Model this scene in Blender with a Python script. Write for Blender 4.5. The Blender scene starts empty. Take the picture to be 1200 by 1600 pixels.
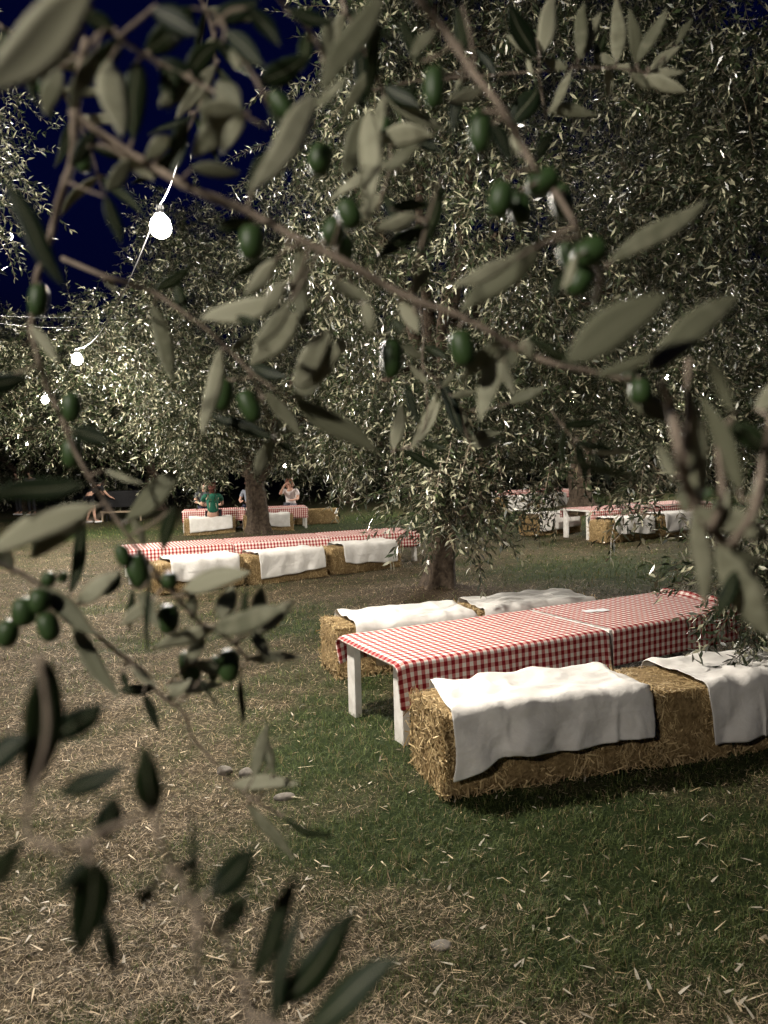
import bpy, bmesh, math, random
import numpy as np
from mathutils import Vector, Matrix

random.seed(7)
RNG = np.random.default_rng(11)
SC = bpy.context.scene
COL = SC.collection
PI = math.pi

# ------------------------------------------------------------------ camera
FPX = 1202.0
PITCH = math.atan(78 / FPX)
ROLL = math.radians(1.5)
CAMH = 1.7
FW = np.array([0, math.cos(PITCH), -math.sin(PITCH)])
R0 = np.array([1.0, 0, 0]); U0 = np.cross(R0, FW)
RT = R0 * math.cos(ROLL) - U0 * math.sin(ROLL)
UP = U0 * math.cos(ROLL) + R0 * math.sin(ROLL)
CAMP = np.array([0, 0, CAMH])
cam_d = bpy.data.cameras.new("camera")
cam = bpy.data.objects.new("camera", cam_d)
COL.objects.link(cam)
mw = Matrix(((RT[0], UP[0], -FW[0], 0), (RT[1], UP[1], -FW[1], 0), (RT[2], UP[2], -FW[2], CAMH), (0, 0, 0, 1)))
cam.matrix_world = mw
cam_d.sensor_fit = 'VERTICAL'
cam_d.sensor_height = 34.6
cam_d.lens = 34.6 * FPX / 1600
cam_d.clip_start = 0.02
cam_d.clip_end = 500
cam_d.dof.use_dof = True
cam_d.dof.focus_distance = 5.0
cam_d.dof.aperture_fstop = 5.2
SC.camera = cam


def at(px, py, d):                       # point of the place seen at that pixel, d metres away
    return CAMP + d * (FW + RT * (px - 600) / FPX - UP * (py - 800) / FPX)


# ------------------------------------------------------------------ world, exposure
W = bpy.data.worlds.new("World"); SC.world = W
W.use_nodes = True
wn = W.node_tree.nodes; wl = W.node_tree.links
bg = wn["Background"]
sky = wn.new("ShaderNodeTexSky"); sky.sky_type = 'NISHITA'; sky.sun_disc = False
sky.sun_elevation = math.radians(-1.0); sky.sun_rotation = math.radians(150)
sky.ozone_density = 8.0
wl.new(sky.outputs[0], bg.inputs[0])
bg.inputs[1].default_value = 0.055
SC.view_settings.view_transform = 'Standard'
SC.view_settings.look = 'None'
SC.view_settings.exposure = 0.12
SC.view_settings.gamma = 1.0
SC.cycles.use_denoising = True
SC.cycles.sample_clamp_indirect = 4.0
SC.cycles.max_bounces = 5
SC.cycles.diffuse_bounces = 3
SC.cycles.glossy_bounces = 2
SC.cycles.transmission_bounces = 3
SC.cycles.transparent_max_bounces = 4

BULB_W = 1900.0
BULB_COL = (1.0, 0.925, 0.82)

# ------------------------------------------------------------------ helpers


def tag(o, label=None, cat=None, group=None, kind=None):
    if label: o["label"] = label
    if cat: o["category"] = cat
    if group: o["group"] = group
    if kind: o["kind"] = kind
    return o


def link(name, data, parent=None):
    o = bpy.data.objects.new(name, data)
    COL.objects.link(o)
    if parent is not None: o.parent = parent
    return o


def empty(name, loc=(0, 0, 0), rz=0.0):
    o = link(name, None)
    o.location = loc; o.rotation_euler = (0, 0, rz)
    o.empty_display_size = 0.1
    return o


def copy_tree(o, parent=None):
    c = o.copy(); COL.objects.link(c); c.parent = parent
    for ch in [x for x in o.children]:
        copy_tree(ch, c)
    return c


def mesh_np(name, verts, faces, mats, col=None, uv=None, smooth=False, midx=None):
    """verts (N,3); faces (M,k) array or list of such arrays; col (N,3) point colour."""
    me = bpy.data.meshes.new(name)
    verts = np.asarray(verts, dtype=np.float32)
    if not isinstance(faces, list): faces = [faces]
    faces = [np.asarray(f, dtype=np.int32) for f in faces if len(f)]
    loops = np.concatenate([f.ravel() for f in faces])
    sizes = np.concatenate([np.full(len(f), f.shape[1], dtype=np.int32) for f in faces])
    starts = np.concatenate([[0], np.cumsum(sizes)[:-1]]).astype(np.int32)
    me.vertices.add(len(verts)); me.vertices.foreach_set("co", verts.ravel())
    me.loops.add(len(loops)); me.loops.foreach_set("vertex_index", loops)
    me.polygons.add(len(sizes)); me.polygons.foreach_set("loop_start", starts)
    if midx is not None:
        me.polygons.foreach_set("material_index", np.asarray(midx, dtype=np.int32))
    if smooth:
        me.polygons.foreach_set("use_smooth", np.ones(len(sizes), dtype=bool))
    me.update(calc_edges=True)
    if col is not None:
        a = me.attributes.new("tint", 'FLOAT_COLOR', 'POINT')
        c4 = np.ones((len(verts), 4), dtype=np.float32); c4[:, :3] = col
        a.data.foreach_set("color", c4.ravel())
    if uv is not None:
        l = me.uv_layers.new(name="UVMap")
        l.data.foreach_set("uv", np.asarray(uv, dtype=np.float32)[loops].ravel())
    for m in (mats if isinstance(mats, (list, tuple)) else [mats]):
        me.materials.append(m)
    return me


class MB:
    """collects boxes and tubes into one mesh"""
    def __init__(self): self.v = []; self.f = []

    def box(self, c, s, rz=0.0, taper=1.0, bev=0.0):
        bm = bmesh.new()
        bmesh.ops.create_cube(bm, size=1)
        for v in bm.verts:
            k = taper if v.co.z < 0 else 1.0
            v.co = Vector((v.co.x * s[0] * k, v.co.y * s[1] * k, v.co.z * s[2]))
        if bev > 0:
            bmesh.ops.bevel(bm, geom=bm.edges[:], offset=bev, segments=2, affect='EDGES', profile=0.6)
        M = Matrix.Rotation(rz, 3, 'Z')
        b = len(self.v)
        bm.verts.index_update()
        for v in bm.verts: self.v.append(tuple(M @ v.co + Vector(c)))
        for f in bm.faces: self.f.append([b + v.index for v in f.verts])
        bm.free()
        return self

    def tube(self, pts, rad, n=7, cap=True):
        pts = np.asarray(pts, float); m = len(pts)
        rad = np.full(m, rad) if np.isscalar(rad) else np.asarray(rad, float)
        tan = np.gradient(pts, axis=0); tan /= np.linalg.norm(tan, axis=1)[:, None] + 1e-9
        ref = np.array([0, 0, 1.0]) if abs(tan[0][2]) < 0.9 else np.array([1.0, 0, 0])
        x = np.cross(ref, tan[0]); x /= np.linalg.norm(x)
        b = len(self.v)
        for i in range(m):
            x = x - tan[i] * (x @ tan[i]); x /= np.linalg.norm(x) + 1e-9
            y = np.cross(tan[i], x)
            for k in range(n):
                a = 2 * PI * k / n
                self.v.append(tuple(pts[i] + rad[i] * (math.cos(a) * x + math.sin(a) * y)))
        for i in range(m - 1):
            for k in range(n):
                k2 = (k + 1) % n
                self.f.append([b + i * n + k, b + i * n + k2, b + (i + 1) * n + k2, b + (i + 1) * n + k])
        if cap:
            self.f.append([b + k for k in range(n)][::-1])
            self.f.append([b + (m - 1) * n + k for k in range(n)])
        return self

    def lathe(self, prof, c=(0, 0, 0), n=14):
        b = len(self.v)
        for r, z in prof:
            for k in range(n):
                a = 2 * PI * k / n
                self.v.append((c[0] + r * math.cos(a), c[1] + r * math.sin(a), c[2] + z))
        for i in range(len(prof) - 1):
            for k in range(n):
                k2 = (k + 1) % n
                self.f.append([b + i * n + k, b + i * n + k2, b + (i + 1) * n + k2, b + (i + 1) * n + k])
        self.f.append([b + k for k in range(n)][::-1])
        self.f.append([b + (len(prof) - 1) * n + k for k in range(n)])
        return self

    def mesh(self, name, mat, smooth=False):
        me = bpy.data.meshes.new(name)
        me.from_pydata(self.v, [], self.f)
        if smooth:
            me.polygons.foreach_set("use_smooth", np.ones(len(me.polygons), dtype=bool))
        me.materials.append(mat)
        me.update()
        return me

    def obj(self, name, mat, parent=None, smooth=False):
        return link(name, self.mesh(name, mat, smooth), parent)


def spline(pts, k=6):
    """Catmull-Rom through pts"""
    p = np.asarray(pts, float)
    if len(p) < 3:
        t = np.linspace(0, 1, k + 1)[:, None]; return p[0] * (1 - t) + p[-1] * t
    q = np.vstack([2 * p[0] - p[1], p, 2 * p[-1] - p[-2]])
    out = []
    for i in range(1, len(q) - 2):
        for t in np.linspace(0, 1, k, endpoint=False):
            a, b, c, d = q[i - 1], q[i], q[i + 1], q[i + 2]
            out.append(0.5 * ((2 * b) + (c - a) * t + (2 * a - 5 * b + 4 * c - d) * t * t + (3 * b - a - 3 * c + d) * t ** 3))
    out.append(p[-1])
    return np.array(out)


_T = [(RNG.normal(size=2), RNG.uniform(0, 6.28)) for _ in range(60)]


def wob(x, y, scale, seed=0, octs=3):
    """smooth pseudo noise, about -1..1"""
    r = 0.0; amp = 1.0; tot = 0.0
    for o in range(octs):
        s = 0.0
        for k in range(5):
            d, ph = _T[(seed * 7 + o * 5 + k) % 60]
            d = d / np.linalg.norm(d)
            s = s + np.sin((x * d[0] + y * d[1]) * (2 ** o) * 2 * PI / scale * (0.7 + 0.15 * k) + ph * (1 + seed))
        r = r + amp * s / 2.6; tot += amp; amp *= 0.55
    return r / tot


# ------------------------------------------------------------------ materials
def nt(name):
    m = bpy.data.materials.new(name); m.use_nodes = True
    n = m.node_tree.nodes; l = m.node_tree.links
    return m, n, l, n["Principled BSDF"]


def noise(n, l, scale, detail=4, coord=None, rough=0.6):
    t = n.new("ShaderNodeTexNoise"); t.inputs["Scale"].default_value = scale
    t.inputs["Detail"].default_value = detail; t.inputs["Roughness"].default_value = rough
    if coord is not None: l.new(coord, t.inputs["Vector"])
    return t


def ramp(n, l, src, stops, interp='LINEAR'):
    r = n.new("ShaderNodeValToRGB"); r.color_ramp.interpolation = interp
    e = r.color_ramp.elements
    while len(e) < len(stops): e.new(0.5)
    for i, (p, c) in enumerate(stops):
        e[i].position = p; e[i].color = (*c, 1)
    l.new(src, r.inputs[0])
    return r


def bump(n, l, src, bsdf, strength, dist):
    b = n.new("ShaderNodeBump"); b.inputs["Strength"].default_value = strength
    b.inputs["Distance"].default_value = dist
    l.new(src, b.inputs["Height"]); l.new(b.outputs[0], bsdf.inputs["Normal"])
    return b


def mat_noise(name, c1, c2, scale, rough=0.7, spec=0.3, bstr=0.3, bdist=0.01, coord='Object', detail=5):
    m, n, l, b = nt(name)
    tc = n.new("ShaderNodeTexCoord")
    t = noise(n, l, scale, detail, tc.outputs[coord])
    r = ramp(n, l, t.outputs["Fac"], [(0.3, c1), (0.7, c2)])
    l.new(r.outputs[0], b.inputs["Base Color"])
    b.inputs["Roughness"].default_value = rough
    b.inputs["Specular IOR Level"].default_value = spec
    if bstr: bump(n, l, t.outputs["Fac"], b, bstr, bdist)
    return m


def mat_tint(name, rough=0.6, spec=0.3, trans=0.0, gain=1.0):
    """colour of each blade or leaf comes from its own 'tint' attribute"""
    m, n, l, b = nt(name)
    a = n.new("ShaderNodeAttribute"); a.attribute_name = "tint"
    l.new(a.outputs["Color"], b.inputs["Base Color"])
    b.inputs["Roughness"].default_value = rough
    b.inputs["Specular IOR Level"].default_value = spec
    if trans:
        t = n.new("ShaderNodeBsdfTranslucent"); l.new(a.outputs["Color"], t.inputs[0])
        mx = n.new("ShaderNodeMixShader"); mx.inputs[0].default_value = trans
        l.new(b.outputs[0], mx.inputs[1]); l.new(t.outputs[0], mx.inputs[2])
        l.new(mx.outputs[0], n["Material Output"].inputs[0])
    return m


def mat_leaf(name, c1, c2, rough, spec, trans):
    m, n, l, b = nt(name)
    tc = n.new("ShaderNodeTexCoord")
    oi = n.new("ShaderNodeObjectInfo")
    t = noise(n, l, 90, 5, tc.outputs["Object"])
    ad = n.new("ShaderNodeMath"); ad.operation = 'ADD'
    mu = n.new("ShaderNodeMath"); mu.operation = 'MULTIPLY_ADD'; mu.inputs[1].default_value = 0.8; mu.inputs[2].default_value = -0.4
    l.new(oi.outputs["Random"], mu.inputs[0])
    l.new(t.outputs["Fac"], ad.inputs[0]); l.new(mu.outputs[0], ad.inputs[1])
    r = ramp(n, l, ad.outputs[0], [(0.25, c1), (0.75, c2)])
    # paler midrib and faint side veins, from the leaf's own length and width
    uvn = n.new("ShaderNodeUVMap"); uvn.uv_map = "UVMap"
    sx = n.new("ShaderNodeSeparateXYZ"); l.new(uvn.outputs[0], sx.inputs[0])
    ab = n.new("ShaderNodeMath"); ab.operation = 'ABSOLUTE'; l.new(sx.outputs[1], ab.inputs[0])
    rb = ramp(n, l, ab.outputs[0], [(0.0, (1, 1, 1)), (0.10, (0, 0, 0))])
    mxr = n.new("ShaderNodeMix"); mxr.data_type = 'RGBA'
    mk = n.new("ShaderNodeMath"); mk.operation = 'MULTIPLY'; mk.inputs[1].default_value = .55; l.new(rb.outputs[0], mk.inputs[0])
    l.new(mk.outputs[0], mxr.inputs[0]); l.new(r.outputs[0], mxr.inputs[6]); mxr.inputs[7].default_value = (0.30, 0.30, 0.20, 1)
    l.new(mxr.outputs[2], b.inputs["Base Color"])
    b.inputs["Roughness"].default_value = rough; b.inputs["Specular IOR Level"].default_value = spec
    bump(n, l, t.outputs["Fac"], b, 0.15, 0.001)
    tr = n.new("ShaderNodeBsdfTranslucent"); l.new(mxr.outputs[2], tr.inputs[0])
    mx = n.new("ShaderNodeMixShader"); mx.inputs[0].default_value = trans
    l.new(b.outputs[0], mx.inputs[1]); l.new(tr.outputs[0], mx.inputs[2])
    l.new(mx.outputs[0], n["Material Output"].inputs[0])
    return m


M = {}
M['leaf_up'] = mat_leaf('olive leaf upper side', (0.006, 0.012, 0.005), (0.015, 0.024, 0.009), 0.5, 0.16, 0.04)
M['leaf_low'] = mat_leaf('olive leaf silver underside', (0.17, 0.175, 0.112), (0.42, 0.415, 0.295), 0.6, 0.3, 0.3)
M['olive'] = mat_noise('green olive skin', (0.022, 0.048, 0.014), (0.042, 0.076, 0.024), 60, 0.45, 0.35, 0.05, 0.001)
M['twig'] = mat_noise('olive twig bark', (0.17, 0.135, 0.105), (0.30, 0.245, 0.19), 260, 0.85, 0.2, 0.6, 0.002)
M['foliage'] = mat_tint('olive foliage', 0.28, 0.65, 0.12)
M['bark'] = mat_noise('old olive bark', (0.03, 0.022, 0.016), (0.11, 0.083, 0.06), 14, 0.9, 0.15, 1.0, 0.05)
M['grass'] = mat_tint('grass blades', 0.6, 0.25, 0.2)
M['straw'] = mat_tint('dry straw', 0.6, 0.3, 0.12)
M['bale'] = mat_noise('packed straw', (0.12, 0.078, 0.034), (0.36, 0.255, 0.125), 45, 0.9, 0.1, 1.0, 0.02, detail=8)
M['soil'] = mat_noise('dark soil', (0.035, 0.025, 0.017), (0.09, 0.065, 0.045), 18, 0.95, 0.1, 1.0, 0.03)
M['stone'] = mat_noise('field stone', (0.10, 0.09, 0.075), (0.20, 0.18, 0.155), 30, 0.85, 0.2, 0.5, 0.01)
M['white_wood'] = mat_noise('worn white painted wood', (0.55, 0.52, 0.48), (0.78, 0.76, 0.72), 9, 0.6, 0.3, 0.25, 0.004, detail=8)
M['raw_wood'] = mat_noise('grey raw boards', (0.20, 0.15, 0.10), (0.34, 0.27, 0.19), 12, 0.8, 0.2, 0.3, 0.004)
M['cable'] = mat_noise('dark cable', (0.02, 0.02, 0.02), (0.04, 0.04, 0.04), 60, 0.5, 0.4, 0.0)
M['white_cable'] = mat_noise('grey cable', (0.09, 0.09, 0.09), (0.13, 0.13, 0.13), 60, 0.5, 0.4, 0.0)
M['socket'] = mat_noise('black socket', (0.015, 0.015, 0.015), (0.03, 0.03, 0.03), 60, 0.5, 0.4, 0.0)
M['black'] = mat_noise('black cloth', (0.006, 0.006, 0.007), (0.014, 0.014, 0.015), 20, 0.8, 0.2, 0.1, 0.005)
M['yellow_leaf'] = mat_noise('dead orange leaf', (0.45, 0.22, 0.07), (0.6, 0.34, 0.12), 40, 0.7, 0.2, 0.2, 0.002)
M['paper'] = mat_noise('paper napkin', (0.62, 0.63, 0.66), (0.75, 0.76, 0.78), 40, 0.8, 0.2, 0.1, 0.001)

m, n, l, b = nt('lit bulb glass')
b.inputs["Base Color"].default_value = (1, 1, 1, 1)
b.inputs["Emission Color"].default_value = (1.0, 0.93, 0.84, 1)
b.inputs["Emission Strength"].default_value = 60
M['bulb'] = m

# white cotton
m, n, l, b = nt('white cotton sheet')
tc = n.new("ShaderNodeTexCoord")
t = noise(n, l, 5, 5, tc.outputs["UV"]); t2 = noise(n, l, 420, 2, tc.outputs["UV"])
r = ramp(n, l, t.outputs["Fac"], [(0.3, (0.54, 0.515, 0.475)), (0.65, (0.68, 0.66, 0.625))])
l.new(r.outputs[0], b.inputs["Base Color"]); b.inputs["Roughness"].default_value = 0.85
b.inputs["Specular IOR Level"].default_value = 0.15
t3 = noise(n, l, 11, 6, tc.outputs["UV"], .55)
mb_ = n.new('ShaderNodeMath'); mb_.operation = 'MULTIPLY_ADD'; mb_.inputs[1].default_value = .02
l.new(t2.outputs['Fac'], mb_.inputs[0]); l.new(t3.outputs['Fac'], mb_.inputs[2])
sx = n.new("ShaderNodeSeparateXYZ"); l.new(tc.outputs["UV"], sx.inputs[0])
prev = mb_
for ax, per, ph in ((0, .27, .11), (1, .24, .07)):      # pressed fold lines
    a1 = n.new('ShaderNodeMath'); a1.operation = 'ADD'; a1.inputs[1].default_value = ph + 5 * per; l.new(sx.outputs[ax], a1.inputs[0])
    pp = n.new('ShaderNodeMath'); pp.operation = 'PINGPONG'; pp.inputs[1].default_value = per; l.new(a1.outputs[0], pp.inputs[0])
    rr_ = ramp(n, l, pp.outputs[0], [(0.0, (1, 1, 1)), (0.02, (0, 0, 0))])
    a2 = n.new('ShaderNodeMath'); a2.operation = 'MULTIPLY_ADD'; a2.inputs[1].default_value = .12; l.new(rr_.outputs[0], a2.inputs[0]); l.new(prev.outputs[0], a2.inputs[2])
    prev = a2
vo = n.new('ShaderNodeTexVoronoi'); vo.feature = 'DISTANCE_TO_EDGE'; vo.inputs['Scale'].default_value = 6.5
dw = n.new('ShaderNodeMix'); dw.data_type = 'RGBA'; dw.inputs[0].default_value = .12; l.new(tc.outputs['UV'], dw.inputs[6]); l.new(t3.outputs['Color'], dw.inputs[7]); l.new(dw.outputs[2], vo.inputs['Vector'])
a3 = n.new('ShaderNodeMath'); a3.operation = 'MULTIPLY_ADD'; a3.inputs[1].default_value = .9; l.new(vo.outputs['Distance'], a3.inputs[0]); l.new(prev.outputs[0], a3.inputs[2]); prev = a3
bump(n, l, prev.outputs[0], b, 0.3, 0.03)
M['cotton'] = m

# red and white gingham, from the cloth's own metres
m, n, l, b = nt('red gingham')
uvn = n.new("ShaderNodeUVMap"); uvn.uv_map = "UVMap"
sx = n.new("ShaderNodeSeparateXYZ"); l.new(uvn.outputs[0], sx.inputs[0])
sums = []
for ax in (0, 1):
    mu = n.new("ShaderNodeMath"); mu.operation = 'MULTIPLY'; mu.inputs[1].default_value = 1 / 0.053
    fr = n.new("ShaderNodeMath"); fr.operation = 'FRACT'
    gt = n.new("ShaderNodeMath"); gt.operation = 'GREATER_THAN'; gt.inputs[1].default_value = 0.5
    l.new(sx.outputs[ax], mu.inputs[0]); l.new(mu.outputs[0], fr.inputs[0]); l.new(fr.outputs[0], gt.inputs[0])
    sums.append(gt)
ad = n.new("ShaderNodeMath"); ad.operation = 'ADD'
dbl = n.new("ShaderNodeMath"); dbl.operation = 'MULTIPLY'; dbl.inputs[1].default_value = 2
l.new(sums[0].outputs[0], ad.inputs[0]); l.new(sums[1].outputs[0], dbl.inputs[0]); l.new(dbl.outputs[0], ad.inputs[1])
hv = n.new("ShaderNodeMath"); hv.operation = 'MULTIPLY'; hv.inputs[1].default_value = 0.25
l.new(ad.outputs[0], hv.inputs[0])
r = ramp(n, l, hv.outputs[0], [(0.0, (0.76, 0.70, 0.64)), (0.2, (0.46, 0.15, 0.14)), (0.4, (0.55, 0.29, 0.25)), (0.6, (0.22, 0.012, 0.017))], 'CONSTANT')
t = noise(n, l, 7, 5, uvn.outputs[0])
mxc = n.new("ShaderNodeMix"); mxc.data_type = 'RGBA'; mxc.blend_type = 'MULTIPLY'; mxc.inputs[0].default_value = 0.35
l.new(r.outputs[0], mxc.inputs[6])
r2 = ramp(n, l, t.outputs["Fac"], [(0.25, (0.6, 0.6, 0.6)), (0.75, (1, 1, 1))]); l.new(r2.outputs[0], mxc.inputs[7])
l.new(mxc.outputs[2], b.inputs["Base Color"])
b.inputs["Roughness"].default_value = 0.85; b.inputs["Specular IOR Level"].default_value = 0.15
t2 = noise(n, l, 500, 2, uvn.outputs[0]); bump(n, l, t2.outputs["Fac"], b, 0.12, 0.001)
M['gingham'] = m


def plain(name, c, rough=0.8):
    return mat_noise(name, tuple(x * 0.85 for x in c), tuple(min(1, x * 1.12) for x in c), 25, rough, 0.2, 0.15, 0.004)


# ------------------------------------------------------------------ ground
def ground_z(x, y):
    x = np.asarray(x, float); y = np.asarray(y, float)
    z = 0.018 * wob(x, y, 1.6, 1) + 0.008 * wob(x, y, 0.45, 2, 2)
    s = np.clip((y - 9) / 8, 0, 1) * np.clip((x - 0.5) / 4, 0, 1)
    z = z + 0.12 * s * s * (3 - 2 * s)
    for tx, ty, h, rr in ((0.68, 9.42, 0.16, 0.75), (-3.09, 18.42, 0.15, 0.8), (6.04, 23.75, 0.1, 0.8)):
        d2 = (x - tx) ** 2 + (y - ty) ** 2
        z = z + h * np.exp(-d2 / (rr * rr))
    return z


GREEN = [(-1.2, 5.6, .5, .6, .4), (-2.3, 7.3, .9, .5, .45), (-1.7, 3.3, .35, .4, .35), (-.2, 7.6, 1.2, .5, .5), (-3.2, 9.2, 1.0, .5, .45), (-0.35, 4.7, 0.55, 0.9, 1.0), (0.9, 2.9, 1.1, 0.8, 0.85), (2.2, 2.3, 1.3, 0.6, 0.5), (0.7, 3.35, 1.2, 0.28, 0.9), (0.15, 3.6, 0.45, 0.5, 0.5), (-0.25, 6.3, 0.6, 0.7, 0.7),
         (1.2, 4.5, 1.4, 0.8, 1.0), (3.6, 11.2, 2.0, 1.3, 1.1), (1.0, 8.0, 2.5, 0.8, 0.7), (-7.6, 20.5, 2.5, 2.0, 0.9),
         (-1.2, 8.6, 0.9, 0.7, 0.6), (6.5, 22, 5, 4, 1.1), (0.5, 21, 4, 3, 1.0), (-1.3, 2.2, 0.4, 0.35, 0.3), (-2.6, 10.5, 1.2, 0.5, 0.5)]


def greenness(x, y):
    g = np.zeros_like(x) + 0.02 + np.clip((x + .3) / 2.5, 0, 1) * .16 + np.clip((y - 9) / 8, 0, 1) * .28
    for cx, cy, sx_, sy_, a in GREEN:
        g = g + a * np.exp(-((x - cx) / sx_) ** 2 - ((y - cy) / sy_) ** 2)
    sc = np.clip(y / 6, 0.6, 3)
    g = g + 0.34 * wob(x, y, 1.1, 3) + 0.36 * wob(x, y, 0.36, 5)
    g = g + np.where(y > 22, 0.25, 0)
    return np.clip(g, 0, 1)


def axis_pts(lo, hi, a, b, step, k=1.22):
    mid = np.arange(a, b + 1e-6, step)
    up, s, v = [], step, b
    while v < hi: s *= k; v += s; up.append(v)
    dn, s, v = [], step, a
    while v > lo: s *= k; v -= s; dn.append(v)
    return np.array(dn[::-1] + list(mid) + up)


gx = axis_pts(-150, 150, -4.5, 4.5, 0.07); gy = axis_pts(-60, 200, 1.0, 13.0, 0.07)
X, Y = np.meshgrid(gx, gy)
Z = ground_z(X, Y)
gv = np.stack([X, Y, Z], -1).reshape(-1, 3)
nx, ny = len(gx), len(gy)
ii = (np.arange(ny - 1)[:, None] * nx + np.arange(nx - 1)[None]).ravel()
gf = np.stack([ii, ii + 1, ii + nx + 1, ii + nx], 1)
GR = greenness(X, Y).ravel()
mound = np.zeros_like(GR)
for tx, ty in ((0.68, 9.42), (-3.09, 18.42), (6.04, 23.75)):
    mound = np.maximum(mound, np.exp(-(((gv[:, 0] - tx) ** 2 + (gv[:, 1] - ty) ** 2) / 0.75)))
gcol = np.stack([GR, mound, GR * 0], 1)
m, n, l, b = nt('lawn with straw')
a = n.new("ShaderNodeAttribute"); a.attribute_name = "tint"
sp = n.new("ShaderNodeSeparateColor"); l.new(a.outputs["Color"], sp.inputs[0])
tc = n.new("ShaderNodeTexCoord")
t1 = noise(n, l, 38, 8, tc.outputs["Object"], 0.75)
dryc = ramp(n, l, t1.outputs["Fac"], [(0.3, (0.014, 0.011, 0.006)), (0.5, (0.06, 0.046, 0.027)), (0.72, (0.22, 0.17, 0.105))])
grc = ramp(n, l, t1.outputs["Fac"], [(0.3, (0.008, 0.013, 0.004)), (0.55, (0.026, 0.040, 0.012)), (0.75, (0.10, 0.095, 0.04))])
mx1 = n.new("ShaderNodeMix"); mx1.data_type = 'RGBA'
l.new(sp.outputs[0], mx1.inputs[0]); l.new(dryc.outputs[0], mx1.inputs[6]); l.new(grc.outputs[0], mx1.inputs[7])
soilc = ramp(n, l, t1.outputs["Fac"], [(0.3, (0.02, 0.014, 0.009)), (0.7, (0.10, 0.07, 0.045))])
mx2 = n.new("ShaderNodeMix"); mx2.data_type = 'RGBA'
l.new(sp.outputs[1], mx2.inputs[0]); l.new(mx1.outputs[2], mx2.inputs[6]); l.new(soilc.outputs[0], mx2.inputs[7])
l.new(mx2.outputs[2], b.inputs["Base Color"]); b.inputs["Roughness"].default_value = 0.95
b.inputs["Specular IOR Level"].default_value = 0.1
bump(n, l, t1.outputs["Fac"], b, 0.9, 0.03)
M['ground'] = m
ground = link("ground", mesh_np("ground", gv, gf, m, col=gcol, smooth=True))
tag(ground, "dry straw-strewn lawn of the olive grove", None, None, "structure")


def scatter_xy(n, near=1.6, far=26.0, p=1.55):
    u = RNG.random(n)
    a = 1 - p
    y = (near ** a + u * (far ** a - near ** a)) ** (1 / a)
    x = RNG.uniform(-1, 1, n) * (0.56 * y + 0.5)
    return x, y


def strips(x, y, z, L, Wd, yaw, lean, cols, bend=0.35, flat=None):
    """one bent blade (5 vertices, quad + triangle) per entry"""
    n = len(x)
    dx, dy = np.cos(yaw), np.sin(yaw)
    hx, hz = np.sin(lean), np.cos(lean)
    sxv, syv = -dy, dx
    V = np.zeros((n, 5, 3), np.float32)
    base = np.stack([x, y, z], 1)
    mid = base + np.stack([dx * hx * L * .5, dy * hx * L * .5, hz * L * .55], 1)
    tip = base + np.stack([dx * (hx + bend * hz) * L, dy * (hx + bend * hz) * L, hz * L * (1 - bend * .35)], 1)
    s = np.stack([sxv, syv, np.zeros(n)], 1) * (Wd / 2)[:, None]
    V[:, 0] = base - s; V[:, 1] = base + s; V[:, 2] = mid + s * .8; V[:, 3] = mid - s * .8; V[:, 4] = tip
    i = np.arange(n, dtype=np.int32)[:, None] * 5
    q = i + np.array([[0, 1, 2, 3]], dtype=np.int32); t_ = i + np.array([[3, 2, 4]], dtype=np.int32)
    C = np.repeat(cols[:, None], 5, 1)
    return V.reshape(-1, 3), [q, t_], C.reshape(-1, 3)


# grass blades
gx_, gy_ = scatter_xy(230000)
keep = RNG.random(len(gx_)) < (0.10 + 0.95 * greenness(gx_, gy_)) * (.75 + .5 * wob(gx_, gy_, .16, 2, 2))
gx_, gy_ = gx_[keep], gy_[keep]
k = np.clip(gy_ / 4.0, 0.8, 4.0)
nb = len(gx_)
hgt = RNG.uniform(0.016, 0.045, nb) * (1 + .45 * wob(gx_, gy_, .22, 4, 2)) * (0.7 + 0.5 * greenness(gx_, gy_)) * np.clip(k, 1, 1.6)
tone = RNG.random(nb)[:, None]
gcols = np.array([[0.018, 0.033, 0.007]]) * (1 - tone) + np.array([[0.14, 0.175, 0.05]]) * tone
dryb = RNG.random(nb) < 0.16
gcols[dryb] = np.array([0.24, 0.18, 0.09]) * RNG.uniform(0.6, 1.2, (dryb.sum(), 1))
v_, f_, c_ = strips(gx_, gy_, ground_z(gx_, gy_) - 0.004, hgt, 0.0028 * k * RNG.uniform(0.7, 1.3, nb), RNG.uniform(0, 6.28, nb),
                    np.abs(RNG.normal(0.35, 0.3, nb)), gcols, 0.5)
g = link("grass", mesh_np("grass", v_, f_, M['grass'], col=c_))
tag(g, "short green and dry grass covering the grove floor", "grass", None, "stuff")

# straw litter lying flat
lx, ly = scatter_xy(280000)
keep = RNG.random(len(lx)) < (0.98 - 0.93 * greenness(lx, ly))
lx, ly = lx[keep], ly[keep]; nb = len(lx)
k = np.clip(ly / 4.0, 0.8, 3.5)
tone = RNG.random(nb)[:, None] ** 1.3
lc = np.array([[0.05, 0.037, 0.02]]) * (1 - tone) + np.array([[0.60, 0.465, 0.295]]) * tone
v_, f_, c_ = strips(lx, ly, ground_z(lx, ly) + RNG.uniform(-0.002, 0.02, nb), RNG.gamma(3, 0.0082, nb) * np.clip(k, 1, 2), 0.0016 * k * RNG.uniform(0.6, 1.5, nb),
                    RNG.uniform(0, 6.28, nb), RNG.normal(1.4, 0.25, nb), lc, 0.05)
g = link("straw_litter", mesh_np("straw_litter", v_, f_, M['straw'], col=c_))
tag(g, "fine loose straw lying all over the lawn", "straw", None, "stuff")

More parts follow.
